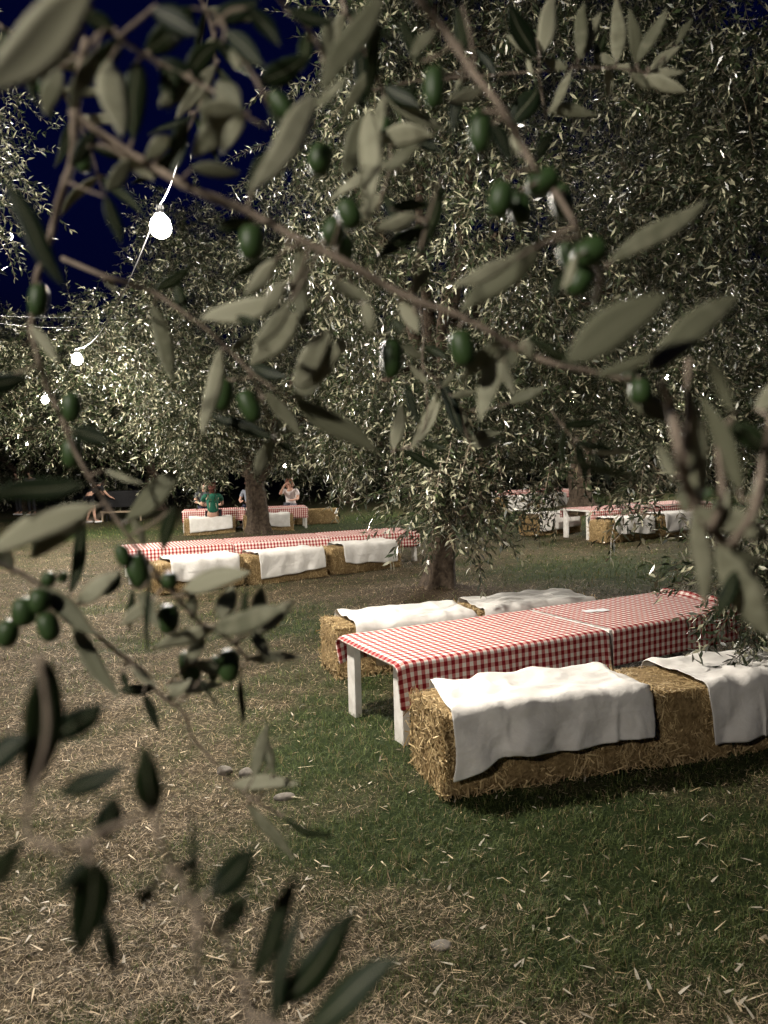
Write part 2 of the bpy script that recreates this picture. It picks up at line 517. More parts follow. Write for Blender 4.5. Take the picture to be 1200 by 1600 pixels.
# longer stalks and fallen pale leaves
sx_, sy_ = scatter_xy(620, 1.7, 12, 1.4); nb = len(sx_)
tone = RNG.random(nb)[:, None]
sc_ = np.array([[0.34, 0.25, 0.13]]) * (1 - tone) + np.array([[0.62, 0.52, 0.36]]) * tone
v_, f_, c_ = strips(sx_, sy_, ground_z(sx_, sy_) + 0.014, RNG.gamma(4, 0.013, nb), RNG.uniform(0.003, 0.008, nb), RNG.uniform(0, 6.28, nb),
                    RNG.normal(1.5, 0.1, nb), sc_, 0.04)
g = link("straw_stalks", mesh_np("straw_stalks", v_, f_, M['straw'], col=c_))
tag(g, "scattered longer straw stalks and fallen pale leaves", "straw", None, "stuff")

fx, fy = scatter_xy(900, 1.7, 12, 1.5); nb = len(fx); tone = RNG.random(nb)[:, None]
fc = np.array([[0.10, 0.075, 0.04]]) * (1 - tone) + np.array([[0.46, 0.42, 0.33]]) * tone
v_, f_, c_ = strips(fx, fy, ground_z(fx, fy) + 0.012, RNG.uniform(.025, .055, nb), RNG.uniform(.007, .013, nb), RNG.uniform(0, 6.28, nb), RNG.normal(1.4, .2, nb), fc, .1)
g = link("fallen_leaves", mesh_np("fallen_leaves", v_, f_, M['straw'], col=c_))
tag(g, "fallen dry olive leaves among the grass", "leaves", None, "stuff")

# ------------------------------------------------------------------ string lights
BULB_ME = None


def make_bulb(loc, label, power=1.0, light=True, s=1.3):
    global BULB_ME
    e = empty("string_bulb", loc)
    if BULB_ME is None:
        prof = [(0.014, 0.0), (0.026, -0.012), (0.042, -0.032), (0.05, -0.058), (0.048, -0.08), (0.036, -0.1), (0.018, -0.111), (0.004, -0.114)]
        BULB_ME = (MB().lathe(prof).mesh("glass_globe", M['bulb'], True),
                   MB().lathe([(0.008, 0.05), (0.018, 0.045), (0.019, 0.0), (0.015, -0.004)]).mesh("socket", M['socket'], True))
    gl = link("glass_globe", BULB_ME[0], e); so = link("socket", BULB_ME[1], e)
    if light:
        ld = bpy.data.lights.new("bulb_light", 'POINT')
        ld.energy = BULB_W * power; ld.color = BULB_COL; ld.shadow_soft_size = 0.09
        lo = link("bulb_light", ld, e); lo.location = (0, 0, -0.065)
    e.scale = (s, s, s)
    tag(e, label, "light bulb", "bulbs on the light string")
    return e


P1 = at(250, 333, 4.6); P2 = at(120, 551, 9.4); P3 = at(70, 618, 14.2)
STEP = (P2 - P1 + P3 - P2) / 2
P0 = np.array([-2.4, -2.2, 3.7])
P4 = P3 + np.array([-1.4, 4.9, .2])
make_bulb(P1, "largest glowing bulb on the light string, hanging in the dark blue sky")
make_bulb(P2, "second glowing bulb of the light string, just right of the hanging cable's joint")
make_bulb(P3, "small glowing bulb of the light string, lowest before the far left tree", 1.3)
make_bulb(P0, "glowing bulb of the light string behind the viewer on the left", 0.72)
make_bulb(P4, "farthest glowing bulb of the light string beyond the left trees", 1.4)


def sag(a, b, drop, n=14):
    t = np.linspace(0, 1, n)[:, None]
    p = np.asarray(a) * (1 - t) + np.asarray(b) * t
    p[:, 2] -= (4 * t * (1 - t))[:, 0] * drop
    return p


up = np.array([0, 0, 0.05])
mb = MB()
PX = at(345, -160, 3.0)
pts = np.vstack([sag(P0 + up, PX, .15)[:-1], sag(PX, P1 + up, .22)[:-1], sag(P1 + up, P2 + up, .22)[:-1], sag(P2 + up, P3 + up, .2)[:-1], sag(P3 + up, P4 + up, .2)])
mb.tube(pts, 0.0045, 6)
c = mb.obj("light_cable", M['white_cable'], None, True)
tag(c, "pale cable of the light string running into the grove on the left", "cable")
mb = MB(); mb.tube(sag(at(-60, 489, 11), at(250, 484, 16), .1), 0.006, 5); mb.tube(sag(at(-60, 494, 11), at(250, 484, 16), .25), 0.006, 5)
c = mb.obj("power_cable", M['cable'], None, True)
tag(c, "thin dark double cable crossing the light string before the sky", "cable")
# the second string, behind the big olive crown
P5 = np.array([3.2, 13.0, 2.7]); P6 = np.array([7.2, 19.5, 3.7]); P7 = np.array([0.6, 24.0, 3.7]); P8 = np.array([11.5, 27, 3.7])
make_bulb(P5, "glowing bulb hidden in the foliage above the right-hand table", 0.5)
make_bulb(P6, "glowing bulb behind the olive crown beyond the right-hand table", 0.9, True, 1.0)
make_bulb(P7, "glowing bulb beyond the twin-trunked olive in the middle distance", 1.2)
make_bulb(P8, "glowing bulb far behind on the right edge", 1.0, True, 1.0)
for (px, py, d, lab) in ((28, 672, 31, "tiny far bulb above the two standing people"), (42, 691, 34, "tiny far bulb between the two standing people and the string"),
                         (445, 725, 27, "tiny far bulb just right of the middle trunk")):
    make_bulb(at(px, py, d), lab, 0, False, 1.2)
mb = MB(); mb.tube(np.vstack([sag(P5 + up, P6 + up, .25)[:-1], sag(P6 + up, P8 + up, .25)]), 0.006, 5)
tag(mb.obj("light_cable", M['white_cable'], None, True), "cable of the second light string among the right-hand trees", "cable")


# ------------------------------------------------------------------ olive trees
def spray_template(seed, L=0.5, pairs=16, leaf=0.072, wid=0.0175):
    """hanging twig with opposite leaf pairs; leaves are folded rhombs"""
    r = np.random.default_rng(seed)
    V, F, C = [], [], []
    t = np.linspace(0, 1, 7)
    cx, cy = r.normal(0, .08, 2)
    pth = np.stack([t * t * cx * 2 + .03 * np.sin(t * 5 + r.random() * 6), t * t * cy * 2 + .03 * np.sin(t * 4 + r.random() * 6), -t * L], 1)
    for i in range(6):
        b = len(V)
        w = 0.0016 * (1 - .5 * t[i])
        for p in (pth[i], pth[i + 1]):
            V += [p + (w, 0, 0), p + (-w, 0, 0)]
            C += [(0.13, 0.10, 0.065)] * 2
        F.append([b, b + 1, b + 3, b + 2])
    for j in range(pairs):
        s = (j + .4) / pairs
        p = np.array([np.interp(s, t, pth[:, k]) for k in range(3)])
        ang = j * 1.6 + r.normal(0, .4)
        for sgn in (0, PI):
            a = ang + sgn
            out = np.array([math.cos(a), math.sin(a), r.normal(-.8, .45)])
            out /= np.linalg.norm(out)
            side = np.cross(out, r.normal(size=3) * .5 + np.array([0, 0, 1.0])); side /= np.linalg.norm(side) + 1e-9
            nrm = np.cross(side, out)
            l_ = leaf * r.uniform(.65, 1.15); w = wid * r.uniform(.7, 1.15) / 2
            b = len(V)
            V += [p, p + out * l_ * .5 + side * w + nrm * .002, p + out * l_ - nrm * l_ * .12, p + out * l_ * .5 - side * w + nrm * .002]
            if r.random() < .34:
                c = np.array([0.30, 0.295, 0.20]) * r.uniform(.35, 1.3)
            else:
                c = np.array([0.022, 0.031, 0.013]) * r.uniform(.5, 1.5)
            if r.random() < .008: c = np.array([0.42, 0.36, 0.05])
            C += [c] * 4
            F.append([b, b + 1, b + 2, b + 3])
    return np.array(V), np.array(F), np.array(C)


TEMPL = [spray_template(100 + i, L=random.uniform(.38, .78), pairs=random.randint(12, 20)) for i in range(7)]


def crown_mesh(name, clumps, per, seed, scale=1.0, hang=0.75):
    """clumps: (x,y,z,r); each carries `per` hanging sprays on and in its ball"""
    r = np.random.default_rng(seed)
    VV, FF, CC = [], [], []; base = 0
    for (cx, cy, cz, cr) in clumps:
        for s in range(per):
            T = TEMPL[r.integers(len(TEMPL))]
            d = r.normal(size=3); d /= np.linalg.norm(d)
            p = np.array([cx, cy, cz]) + d * cr * r.uniform(.35, 1.05) * np.array([1, 1, .8])
            down = np.array([0, 0, -1.0]) * hang * r.uniform(.5, 1.6) + d * (.75 + .4 * r.random()) + r.normal(0, .22, 3)
            z = -down / np.linalg.norm(down)
            x = np.cross(z, r.normal(size=3)); x /= np.linalg.norm(x); y = np.cross(z, x)
            R = np.stack([x, y, z], 0)
            sc = scale * r.uniform(.75, 1.25)
            VV.append(T[0] * sc @ R + p); FF.append(T[1] + base); CC.append(T[2] * r.uniform(.75, 1.25))
            base += len(T[0])
    return mesh_np(name, np.concatenate(VV), np.concatenate(FF), M['foliage'], col=np.concatenate(CC))


def trunk_mesh(name, h, r0, r1, seed, lean=(0, 0), n=26, m=22, forks=()):
    """fluted, twisted, flaring olive bole"""
    r = np.random.default_rng(seed)
    V = np.zeros((m, n, 3))
    ph = r.uniform(0, 6.28, 6)
    for i in range(m):
        t = i / (m - 1)
        rad = r0 * (1 - t) + r1 * t + r0 * .55 * math.exp(-t * 9)
        cx = lean[0] * t + .06 * math.sin(t * 3 + ph[0]); cy = lean[1] * t + .06 * math.sin(t * 2.6 + ph[1])
        for k_ in range(n):
            a = 2 * PI * k_ / n
            f = 1 + .16 * math.sin(4 * a + t * 1.8 + ph[2]) * (1.2 - t * .5) + .09 * math.sin(7 * a - t * 2.4 + ph[3]) + .05 * math.sin(11 * a + 6 * t + ph[4]) + r.normal(0, .022)
            f += .28 * math.exp(-t * 14) * math.sin(5 * a + ph[5])
            V[i, k_] = (cx + rad * f * math.cos(a), cy + rad * f * math.sin(a), t * h - .12)
    ii = (np.arange(m - 1)[:, None] * n)
    kk = np.arange(n)[None]
    F = np.stack([ii + kk, ii + (kk + 1) % n, ii + n + (kk + 1) % n, ii + n + kk], -1).reshape(-1, 4)
    return mesh_np(name, V.reshape(-1, 3), F, M['bark'], smooth=True)


def limb(parent, pts, r0, r1, name="limb"):
    p = spline(pts, 6)
    p[1:-1] += RNG.normal(0, .012, (len(p) - 2, 3))
    mb = MB(); mb.tube(p, np.linspace(r0, r1, len(p)) * (1 + RNG.normal(0, .06, len(p))), 9)
    return mb.obj(name, M['bark'], parent, True)


def ell_clumps(c, rad, n, seed, rc=(.4, .62), inner=.5, test=None):
    r = np.random.default_rng(seed); out = []
    while len(out) < n:
        d = r.normal(size=3); d /= np.linalg.norm(d)
        q = r.uniform(inner, 1) ** .6
        p = np.array(c) + d * q * np.array(rad)
        if p[2] < .9: continue
        if test is not None and not test(p): continue
        out.append((*p, r.uniform(*rc)))
    return out


def olive_tree(loc, label, h, r0, r1, seed, clumps, per, scale, lean=(0, 0), nlimb=6, extra=(), group="olive trees of the grove", hang=.75):
    z = float(ground_z(loc[0], loc[1]))
    e = empty("olive_tree", (loc[0], loc[1], z))
    tag(e, label, "tree", group)
    tr = link("trunk", trunk_mesh("trunk", h, r0, r1, seed, lean), e)
    off = np.array([loc[0], loc[1], z])
    top = np.array([lean[0], lean[1], h - .25])
    cs = [np.array(c[:3]) - off for c in clumps]
    r = np.random.default_rng(seed + 5)
    used = []
    for i in r.permutation(len(cs)):
        if len(used) >= nlimb: break
        c = cs[i]
        if all(np.linalg.norm(c - u) > 1.3 for u in used):
            used.append(c)
            mid = top * .45 + c * .55 + np.array([0, 0, .5]) + r.normal(0, .15, 3)
            limb(tr, [top + r.normal(0, .04, 3), top * .75 + mid * .25 + np.array([0, 0, .25]), mid, c + np.array([0, 0, .1])], r1 * .62, .025)
    for pts, ra, rb in extra: limb(tr, pts, ra, rb)
    cr = link("crown", crown_mesh("crown", [(*(np.array(c[:3]) - off), c[3]) for c in clumps], per, seed, scale, hang), e)
    cr["kind"] = "stuff"
    return e


def pix(p):
    v = np.array(p) - CAMP; d = v @ FW
    return 600 + FPX * (v @ RT) / d, 800 - FPX * (v @ UP) / d


# the big central olive
def testA(p):
    x, y = pix(p)
    if y > (590 if x > 720 else 650): return False
    return np.linalg.norm(p - P1) > 1.5


clA = ell_clumps((1.7, 8.7, 4.5), (2.9, 2.5, 3.1), 165, 21, (.26, .42), .35, testA)
for (px, py, d, rr) in ((700, 690, 6.6, .2), (700, 735, 6.4, .12), (675, 720, 6.5, .12), (740, 705, 6.8, .18), (730, 745, 6.6, .1), (650, 670, 7.0, .3), (760, 670, 7.0, .3), (560, 650, 7.6, .35), (600, 610, 7.4, .4), (800, 630, 7.4, .35),
                        (860, 650, 7.2, .13), (1010, 715, 6.4, .05), (870, 735, 6.6, .05), (520, 600, 8, .4), (830, 580, 7.2, .4), (960, 590, 7, .35), (700, 610, 6.8, .4), (905, 560, 6.8, .4), (1060, 540, 6.6, .4), (540, 680, 8.2, .25)):
    clA.append((*at(px, py, d), rr))
eA = olive_tree((0.68, 9.42), "big olive tree with a flared fluted trunk behind the nearest table", 1.75, .165, .16, 31, clA, 30, 1.15, (.05, .05), 8, hang=1.3)

# the lit low boughs whose single leaves can be made out
def leaf_piece(name, c, seed):
    r = np.random.default_rng(seed); L = .078; w = .0095
    V = []; s_ = np.linspace(0, 1, 5)
    for t_ in s_:
        p_ = max(math.sin(PI * t_ ** .9), .06) * w; z_ = .012 * math.sin(PI * t_) * r.uniform(.3, 1.2)
        V += [(-p_, t_ * L, z_ + p_ * .25), (0, t_ * L, z_), (p_, t_ * L, z_ + p_ * .25)]
    F = []
    for i in range(4):
        for k_ in (0, 1): F.append([i * 3 + k_, i * 3 + k_ + 1, i * 3 + k_ + 4, i * 3 + k_ + 3])
    return mesh_np(name, np.array(V), np.array(F), M['foliage'], col=np.tile(np.array(c), (15, 1)), smooth=True)


LP = [leaf_piece("leaf", c, i) for i, c in enumerate(((.33, .325, .23), (.26, .26, .18), (.36, .35, .26), (.04, .055, .02), (.028, .04, .016), (.30, .30, .2)))]
rl = np.random.default_rng(5); offA = np.array(eA.location)
for (px, py, d, L) in ((690, 715, 6.0, .42), (660, 705, 6.2, .40), (720, 725, 6.1, .40), (640, 690, 6.3, .38), (745, 715, 6.2, .42), (705, 690, 5.9, .48), (675, 735, 6.0, .36), (775, 690, 6.3, .42), (860, 725, 6.1, .42), (1005, 735, 5.6, .42), (1030, 745, 5.7, .34), (735, 690, 6.0, .45)):
    p0 = at(px, py, d); dr = np.array([rl.normal(0, .22), rl.normal(0, .2), -1.0]); dr /= np.linalg.norm(dr)
    t_ = np.linspace(0, 1, 7)[:, None]
    pth = p0 + dr * t_ * L + np.array([rl.normal(0, .05), rl.normal(0, .05), 0]) * t_ ** 2
    tw = MB(); tw.tube(pth - offA, np.linspace(.0028, .001, 7), 5); two = tw.obj("twig", M['twig'], eA, True)
    nl = int(L / .036)
    for i in range(nl):
        q = np.array([np.interp((i + .5) / nl, t_[:, 0], pth[:, k_]) for k_ in range(3)])
        a0 = i * 1.57 + rl.normal(0, .3)
        for sg in (0, PI):
            out = np.array([math.cos(a0 + sg), math.sin(a0 + sg), rl.normal(-.55, .4)]); out /= np.linalg.norm(out)
            x_ = np.cross(out, np.array([0, 0, 1.0]) + rl.normal(0, .45, 3)); x_ /= np.linalg.norm(x_); z_ = np.cross(x_, out)
            lf = link("leaf", LP[rl.integers(len(LP))], two); sc_ = rl.uniform(.75, 1.15)
            qq = q - offA
            lf.matrix_local = Matrix(((x_[0] * sc_, out[0] * sc_, z_[0] * sc_, qq[0]), (x_[1] * sc_, out[1] * sc_, z_[1] * sc_, qq[1]), (x_[2] * sc_, out[2] * sc_, z_[2] * sc_, qq[2]), (0, 0, 0, 1)))

# the twin-topped olive in the middle distance
clB = ell_clumps((-3.1, 18.0, 4.6), (3.7, 2.8, 3.5), 120, 22, (.36, .6), .4, lambda p: p[2] > 2.5)
for (px, py, d, rr) in ((325, 695, 16.5, .38), (315, 660, 16.5, .45), (322, 715, 16.6, .22), (290, 650, 16.8, .45), (500, 690, 17, .6), (540, 720, 17, .35), (250, 640, 17, .6)):
    clB.append((*at(px, py, d), rr))
eB = olive_tree((-3.09, 18.42), "stout olive tree with a forked trunk between the people at the far left table", 1.55, .23, .22, 32, clB, 26, 1.7, (0.05, 0), 6,
                extra=[([(0.1, 0, 1.2), (.35, -.05, 1.45), (.55, -.1, 1.75), (.8, -.1, 2.4)], .13, .05), ([(-.1, 0, 1.3), (-.12, 0, 1.8), (-.15, 0, 2.6)], .2, .1)], hang=.9)

# left edge olive
clC = ell_clumps((-5.45, 8.0, 4.45), (2.05, 1.9, 2.3), 80, 23, (.25, .4), .45, lambda p: np.linalg.norm(p - P2) > 2.1 and pix(p)[0] < 60)
olive_tree((-7.0, 8.4), "olive tree at the left edge, leafy boughs reaching over the light string", 1.9, .24, .2, 33, clC, 24, 1.1, (.4, 0), 6)

# dark olive on the right
clF = ell_clumps((5.1, 6.5, 3.6), (2.45, 2.2, 3.0), 110, 24, (.26, .42), .35, lambda p: not (pix(p)[0] < 1130 and pix(p)[1] > 560))
for (px, py, d, rr) in ((1200, 880, 4.9, .14), (1215, 930, 4.7, .16), (1180, 890, 5.2, .08), (1240, 850, 5.0, .3), (1260, 830, 5.2, .4)):
    clF.append((*at(px, py, d), rr))
olive_tree((5.6, 6.9), "shadowed olive tree at the right edge, dark boughs trailing onto the table end", 1.7, .24, .2, 34, clF, 28, 1.15, (-.1, 0), 6)

# high crown filling the upper right, its trunk out of sight
clG = ell_clumps((7.2, 13.6, 6.0), (4.2, 2.4, 3.2), 80, 26, (.5, .75), .4)
olive_tree((8.6, 13.8), "tall olive tree behind the right-hand crowns, dark against the sky", 2.6, .26, .2, 36, clG, 22, 1.6, (-.2, 0), 5)

clH = ell_clumps((-11.2, 22.5, 4.1), (3.3, 2.3, 2.7), 70, 27, (.5, .8), .4, lambda p: p[2] > 2.4 and np.linalg.norm(p - P3) > 2 and np.linalg.norm(p - P4) > 1.6)
olive_tree((-13.6, 22.8), "lamp-lit olive tree at the left beyond the light string", 1.6, .27, .24, 37, clH, 22, 1.9, (0, 0), 5)

# behind on the right
clD = ell_clumps((6.2, 23.9, 4.6), (3.4, 2.8, 3.0), 60, 25, (.6, .9), .45, lambda p: p[2] > 2.9)
olive_tree((6.04, 23.75), "olive tree with a dark leaning trunk beyond the right-hand table", 1.6, .34, .28, 35, clD, 20, 2.1, (.1, 0), 5)
for i, (x, y, s, lab) in enumerate(((-15.5, 33, 1.0, "olive tree far left behind the two standing people"), (-9.2, 31, 1.05, "olive tree far back between the standing people and the forked trunk"),
                                    (-1.5, 33, 1.1, "olive tree far back behind the forked trunk"), (4.6, 36, 1.1, "olive tree far back in the middle gap of the grove"),
                                    (11.5, 33, 1.1, "olive tree far back at the right, past the leaning trunk"), (18.5, 34, 1.1, "olive tree at the far right limit of the grove"),
                                    (-22, 35, 1.2, "olive tree at the far left limit of the grove"))):
    cl = ell_clumps((x, y, 4.3), (4.2 * s, 3 * s, 3.7 * s), 46, 50 + i, (.8, 1.2), .4)
    olive_tree((x, y), lab, 1.5, .34, .28, 60 + i, cl, 18, 2.9, (0, 0), 3)


# ------------------------------------------------------------------ cloth draping
def drape(nx, ny, lx, ly, off, rot, box, rnd=0.03, shear=0.0, lump=0.0, steps=130, its=8, seed=0, comp=0.985, lift=0.02, bumpy=0.004, pins=None, ground=-10.0, fr=.75):
    """sheet lx by ly dropped on a box (half sizes box, top at z=0). Returns grid (ny,nx,3) and uv."""
    r = np.random.default_rng(seed)
    hx_, hy_, hz_ = box
    u = (np.linspace(0, 1, nx) - .5) * lx; v = (np.linspace(0, 1, ny) - .5) * ly
    U_, V_ = np.meshgrid(u, v)
    U_ = U_ + shear * V_
    ca, sa = math.cos(rot), math.sin(rot)
    P = np.zeros((ny, nx, 3))
    P[..., 0] = (U_ * ca - V_ * sa) * comp + off[0]; P[..., 1] = (U_ * sa + V_ * ca) * comp + off[1]
    P[..., 2] = lift + bumpy * 2 * wob(U_ + seed, V_ - seed, .35, seed % 5) + r.normal(0, .001, (ny, nx))
    Q = P.copy()
    dx, dy0 = lx / (nx - 1), ly / (ny - 1); dy = math.hypot(dy0, shear * dy0); dg = math.hypot(dx + shear * dy0, dy0); dg2 = math.hypot(dx - shear * dy0, dy0)

    def con(a, b, L, k=1.0):
        d = b - a; ln = np.sqrt((d * d).sum(-1)) + 1e-9
        c = d * ((ln - L) / ln * .5 * k)[..., None]
        a += c; b -= c
    cz = -hz_
    for s in range(steps):
        vel = (P - Q) * .975; Q = P.copy()
        P = P + vel; P[..., 2] -= 9.8 * (1 / 90) ** 2 * .8
        for it in range(its):
            for o in (0, 1):
                m_ = (nx - o) // 2 * 2 + o
                con(P[:, o:m_:2], P[:, o + 1:m_:2], dx)
                m_ = (ny - o) // 2 * 2 + o
                con(P[o:m_:2], P[o + 1:m_:2], dy)
            con(P[:-1:2, :-1], P[1::2, 1:], dg, .6) if ny % 2 == 0 else con(P[:-2:2, :-1], P[1:-1:2, 1:], dg, .6)
            con(P[:-1:2, 1:], P[1::2, :-1], dg2, .6) if ny % 2 == 0 else con(P[:-2:2, 1:], P[1:-1:2, :-1], dg2, .6)
            con(P[:, :-4:5], P[:, 4::5][:, :P[:, :-4:5].shape[1]], dx * 4, .12)
            con(P[:-4:5], P[4::5][:P[:-4:5].shape[0]], dy * 4, .12)
            # box collision
            q = P - np.array([0, 0, cz])
            a_ = np.abs(q) - (np.array([hx_, hy_, hz_]) - rnd)
            outm = np.maximum(a_, 0)
            ln = np.sqrt((outm ** 2).sum(-1))
            inside = np.minimum(a_.max(-1), 0)
            sd = ln + inside - rnd - .006
            if lump: sd = sd - lump * (.5 + .5 * wob(q[..., 0] + q[..., 2] * .6 + seed, q[..., 1] + seed * 2, .42, seed % 6, 2))
            pen = sd < 0
            if pen.any():
                g_ = outm * np.sign(q)
                nz = ln > 1e-6
                gn = np.zeros_like(g_)
                gn[nz] = g_[nz] / ln[nz][:, None]
                ins = (~nz)
                if ins.any():
                    ax = a_[ins].argmax(-1)
                    gg = np.zeros((len(ax), 3)); gg[np.arange(len(ax)), ax] = np.sign(q[ins])[np.arange(len(ax)), ax]
                    gn[ins] = gg
                P[pen] -= gn[pen] * sd[pen][:, None]
                dP = P[pen] - Q[pen]
                tn = (dP * gn[pen]).sum(-1)[:, None] * gn[pen]
                P[pen] -= (dP - tn) * fr
            P[..., 2] = np.maximum(P[..., 2], ground)
    uv = np.stack([U_, V_], -1)
    return P, uv


def sheet_mesh(name, P, uv, mat, noise_amp=0.0, seed=0):
    ny, nx = P.shape[:2]
    ii = (np.arange(ny - 1)[:, None] * nx + np.arange(nx - 1)[None]).ravel()
    F = np.stack([ii, ii + 1, ii + nx + 1, ii + nx], 1)
    return mesh_np(name, P.reshape(-1, 3), F, mat, uv=uv.reshape(-1, 2), smooth=True)


def sheet_obj(name, me, parent=None, sub=1, thick=.0015):
    o = link(name, me, parent)
    if sub:
        s = o.modifiers.new("smooth", 'SUBSURF'); s.levels = sub; s.render_levels = sub
    s = o.modifiers.new("thick", 'SOLIDIFY'); s.thickness = thick
    return o


# ------------------------------------------------------------------ straw bales
BW, BH = 0.5, 0.42


def bale_meshes(L, nstraw, seed):
    r = np.random.default_rng(seed)
    # packed core
    nx_, ny_, nz_ = int(L / .035), 14, 12
    bm = bmesh.new()
    bmesh.ops.create_cube(bm, size=1)
    bmesh.ops.subdivide_edges(bm, edges=bm.edges[:], cuts=13, use_grid_fill=True)
    V = np.array([v.co[:] for v in bm.verts]) * np.array([L, BW, BH])
    F = [[v.index for v in f.verts] for f in bm.faces]
    bm.verts.index_update(); F = np.array([[v.index for v in f.verts] for f in bm.faces])
    bm.free()
    h = np.array([L, BW, BH]) / 2; rn = .055
    q = np.clip(V, -(h - rn), h - rn); d = V - q; ln = np.linalg.norm(d, axis=1)
    msk = ln > 1e-6
    V[msk] = q[msk] + d[msk] / ln[msk][:, None] * rn
    flake = .007 * np.sin(V[:, 0] * 2 * PI / .13 + seed) + .009 * wob(V[:, 0] + V[:, 2], V[:, 1] + V[:, 2] * .7, .2, seed % 6)
    V = V * (1 + (flake / np.linalg.norm(V * [1, 1, 1], axis=1))[:, None])
    V += r.normal(0, .003, V.shape)
    V[:, 2] += BH / 2
    core = mesh_np("packed_straw", V, F, M['bale'], smooth=True)
    # loose straws
    n_ = nstraw
    areas = np.array([L * BW * .8, L * BH, L * BH, BW * BH * 2.4, BW * BH * 2.4]); face = r.choice(5, n_, p=areas / areas.sum())
    a = r.uniform(-1, 1, n_); b_ = r.uniform(-1, 1, n_)
    p = np.zeros((n_, 3)); nr = np.zeros((n_, 3))
    m0 = face == 0; p[m0] = np.stack([a * L / 2, b_ * BW / 2, np.full(n_, BH)], 1)[m0]; nr[m0] = (0, 0, 1)
    for fi, sg in ((1, -1), (2, 1)):
        m0 = face == fi; p[m0] = np.stack([a * L / 2, np.full(n_, sg * BW / 2), (b_ + 1) * BH / 2], 1)[m0]; nr[m0] = (0, sg, 0)
    for fi, sg in ((3, -1), (4, 1)):
        m0 = face == fi; p[m0] = np.stack([np.full(n_, sg * L / 2), a * BW / 2, (b_ + 1) * BH / 2], 1)[m0]; nr[m0] = (sg, 0, 0)
    c = np.array([0, 0, BH / 2]); p = c + (p - c) * r.uniform(.955, 1.0, (n_, 1))
    # pull in near corners so that straw hugs the rounded edges
    d = r.normal(size=(n_, 3)); d -= nr * (d * nr).sum(1)[:, None]
    side = (face == 1) | (face == 2)
    d[side, 0] *= .55
    d /= np.linalg.norm(d, axis=1)[:, None]
    lift_ = np.abs(r.normal(.06, .2, (n_, 1))); lift_[face == 0] *= .12; lift_[side] *= np.where(p[side][:, 2:3] < .2, 1.0, .3)
    d = d + nr * lift_; d /= np.linalg.norm(d, axis=1)[:, None]
    Ls = r.gamma(4, .0155, n_) + .015; Ws = r.uniform(.0016, .0042, n_)
    s = np.cross(d, nr + r.normal(0, .3, (n_, 3))); s /= np.linalg.norm(s, axis=1)[:, None]
    bend = r.normal(0, .06, (n_, 3))
    v0 = p - d * Ls[:, None] * .5; v2 = p + d * Ls[:, None] * .5; v1 = p + bend * Ls[:, None] * .5 + nr * .004
    w = s * Ws[:, None]
    VV = np.stack([v0 - w, v0 + w, v1 + w, v1 - w, v2 + w, v2 - w], 1).reshape(-1, 3)
    mid_ = np.abs(VV[:, 0]) < L / 2 - .06
    VV[mid_, 2] = np.minimum(VV[mid_, 2], BH + .003)
    up_ = mid_ & (VV[:, 2] > .1)
    VV[up_, 1] = np.clip(VV[up_, 1], -BW / 2 - .008, BW / 2 + .008)
    VV[:, 2] = np.maximum(VV[:, 2], .0)
    i = np.arange(n_)[:, None] * 6
    FF = np.concatenate([i + [[0, 1, 2, 3]], i + [[3, 2, 4, 5]]])
    tn = r.random((n_, 1)) ** 1.2
    cc = np.array([[.20, .13, .055]]) * (1 - tn) + np.array([[.62, .47, .25]]) * tn
    loose = mesh_np("loose_straw", VV, FF, M['straw'], col=np.repeat(cc, 6, 0))
    return core, loose


BALE_HI = [bale_meshes(1.2, 9000, 3), bale_meshes(1.2, 9000, 4)]
BALE_LO = [bale_meshes(1.25, 3000, 5), bale_meshes(1.25, 3000, 6)]


def bale(corner, ang, label, hi=False, var=0, group="straw bales used as benches", L=None):
    """corner = near left ground corner, ang = direction of its long side"""
    Lm = 1.2 if hi else 1.25
    u = np.array([math.cos(ang), math.sin(ang)]); n_ = np.array([-u[1], u[0]])
    c = np.array(corner) + u * Lm / 2 + n_ * BW / 2
    e = empty("straw_bale", (c[0], c[1], float(ground_z(c[0], c[1])) - .005), ang + (PI if var % 2 else 0))
    ms = (BALE_HI if hi else BALE_LO)[(var // 2) % 2]
    link("packed_straw", ms[0], e)
    lo = link("loose_straw", ms[1], e); lo["kind"] = "stuff"
    tag(e, label, "straw bale", group)
    return (c, ang, float(ground_z(c[0], c[1])) - .005, Lm)


def bale_cloth(b, label, me, sub=1, flip=False):
    c, ang, z, Lm = b
    o = sheet_obj("white_cloth", me, None, sub, .0018)
    o.location = (c[0], c[1], z + BH + .014); o.rotation_euler = (0, 0, ang + (PI if flip else 0))
    tag(o, label, "cloth", "white cloths over the bales")
    return o


bx = lambda L: (L / 2 + .012, BW / 2 + .012, BH / 2)
NEARA = math.radians(17)
b1 = bale((.26, 3.72), NEARA, "nearest straw bale, its left end frayed, under the white cloth with the drooping corner", True, 0)
u1 = np.array([math.cos(NEARA), math.sin(NEARA)])
b2 = bale(tuple(np.array((.26, 3.72)) + u1 * 1.215), NEARA - .02, "straw bale at the right edge, its bare left end showing beside the nearest cloth", True, 2)
BACKA = math.radians(19)
u2 = np.array([math.cos(BACKA), math.sin(BACKA)])
b3 = bale((-.40, 5.93), BACKA, "straw bale behind the nearest table, left end sticking out past the table leg", True, 1)
b4 = bale(tuple(np.array((-.40, 5.93)) + u2 * 1.23 + np.array((.0, .05))), BACKA + .02, "straw bale behind the nearest table, right of the gap between the cloths", True, 3)


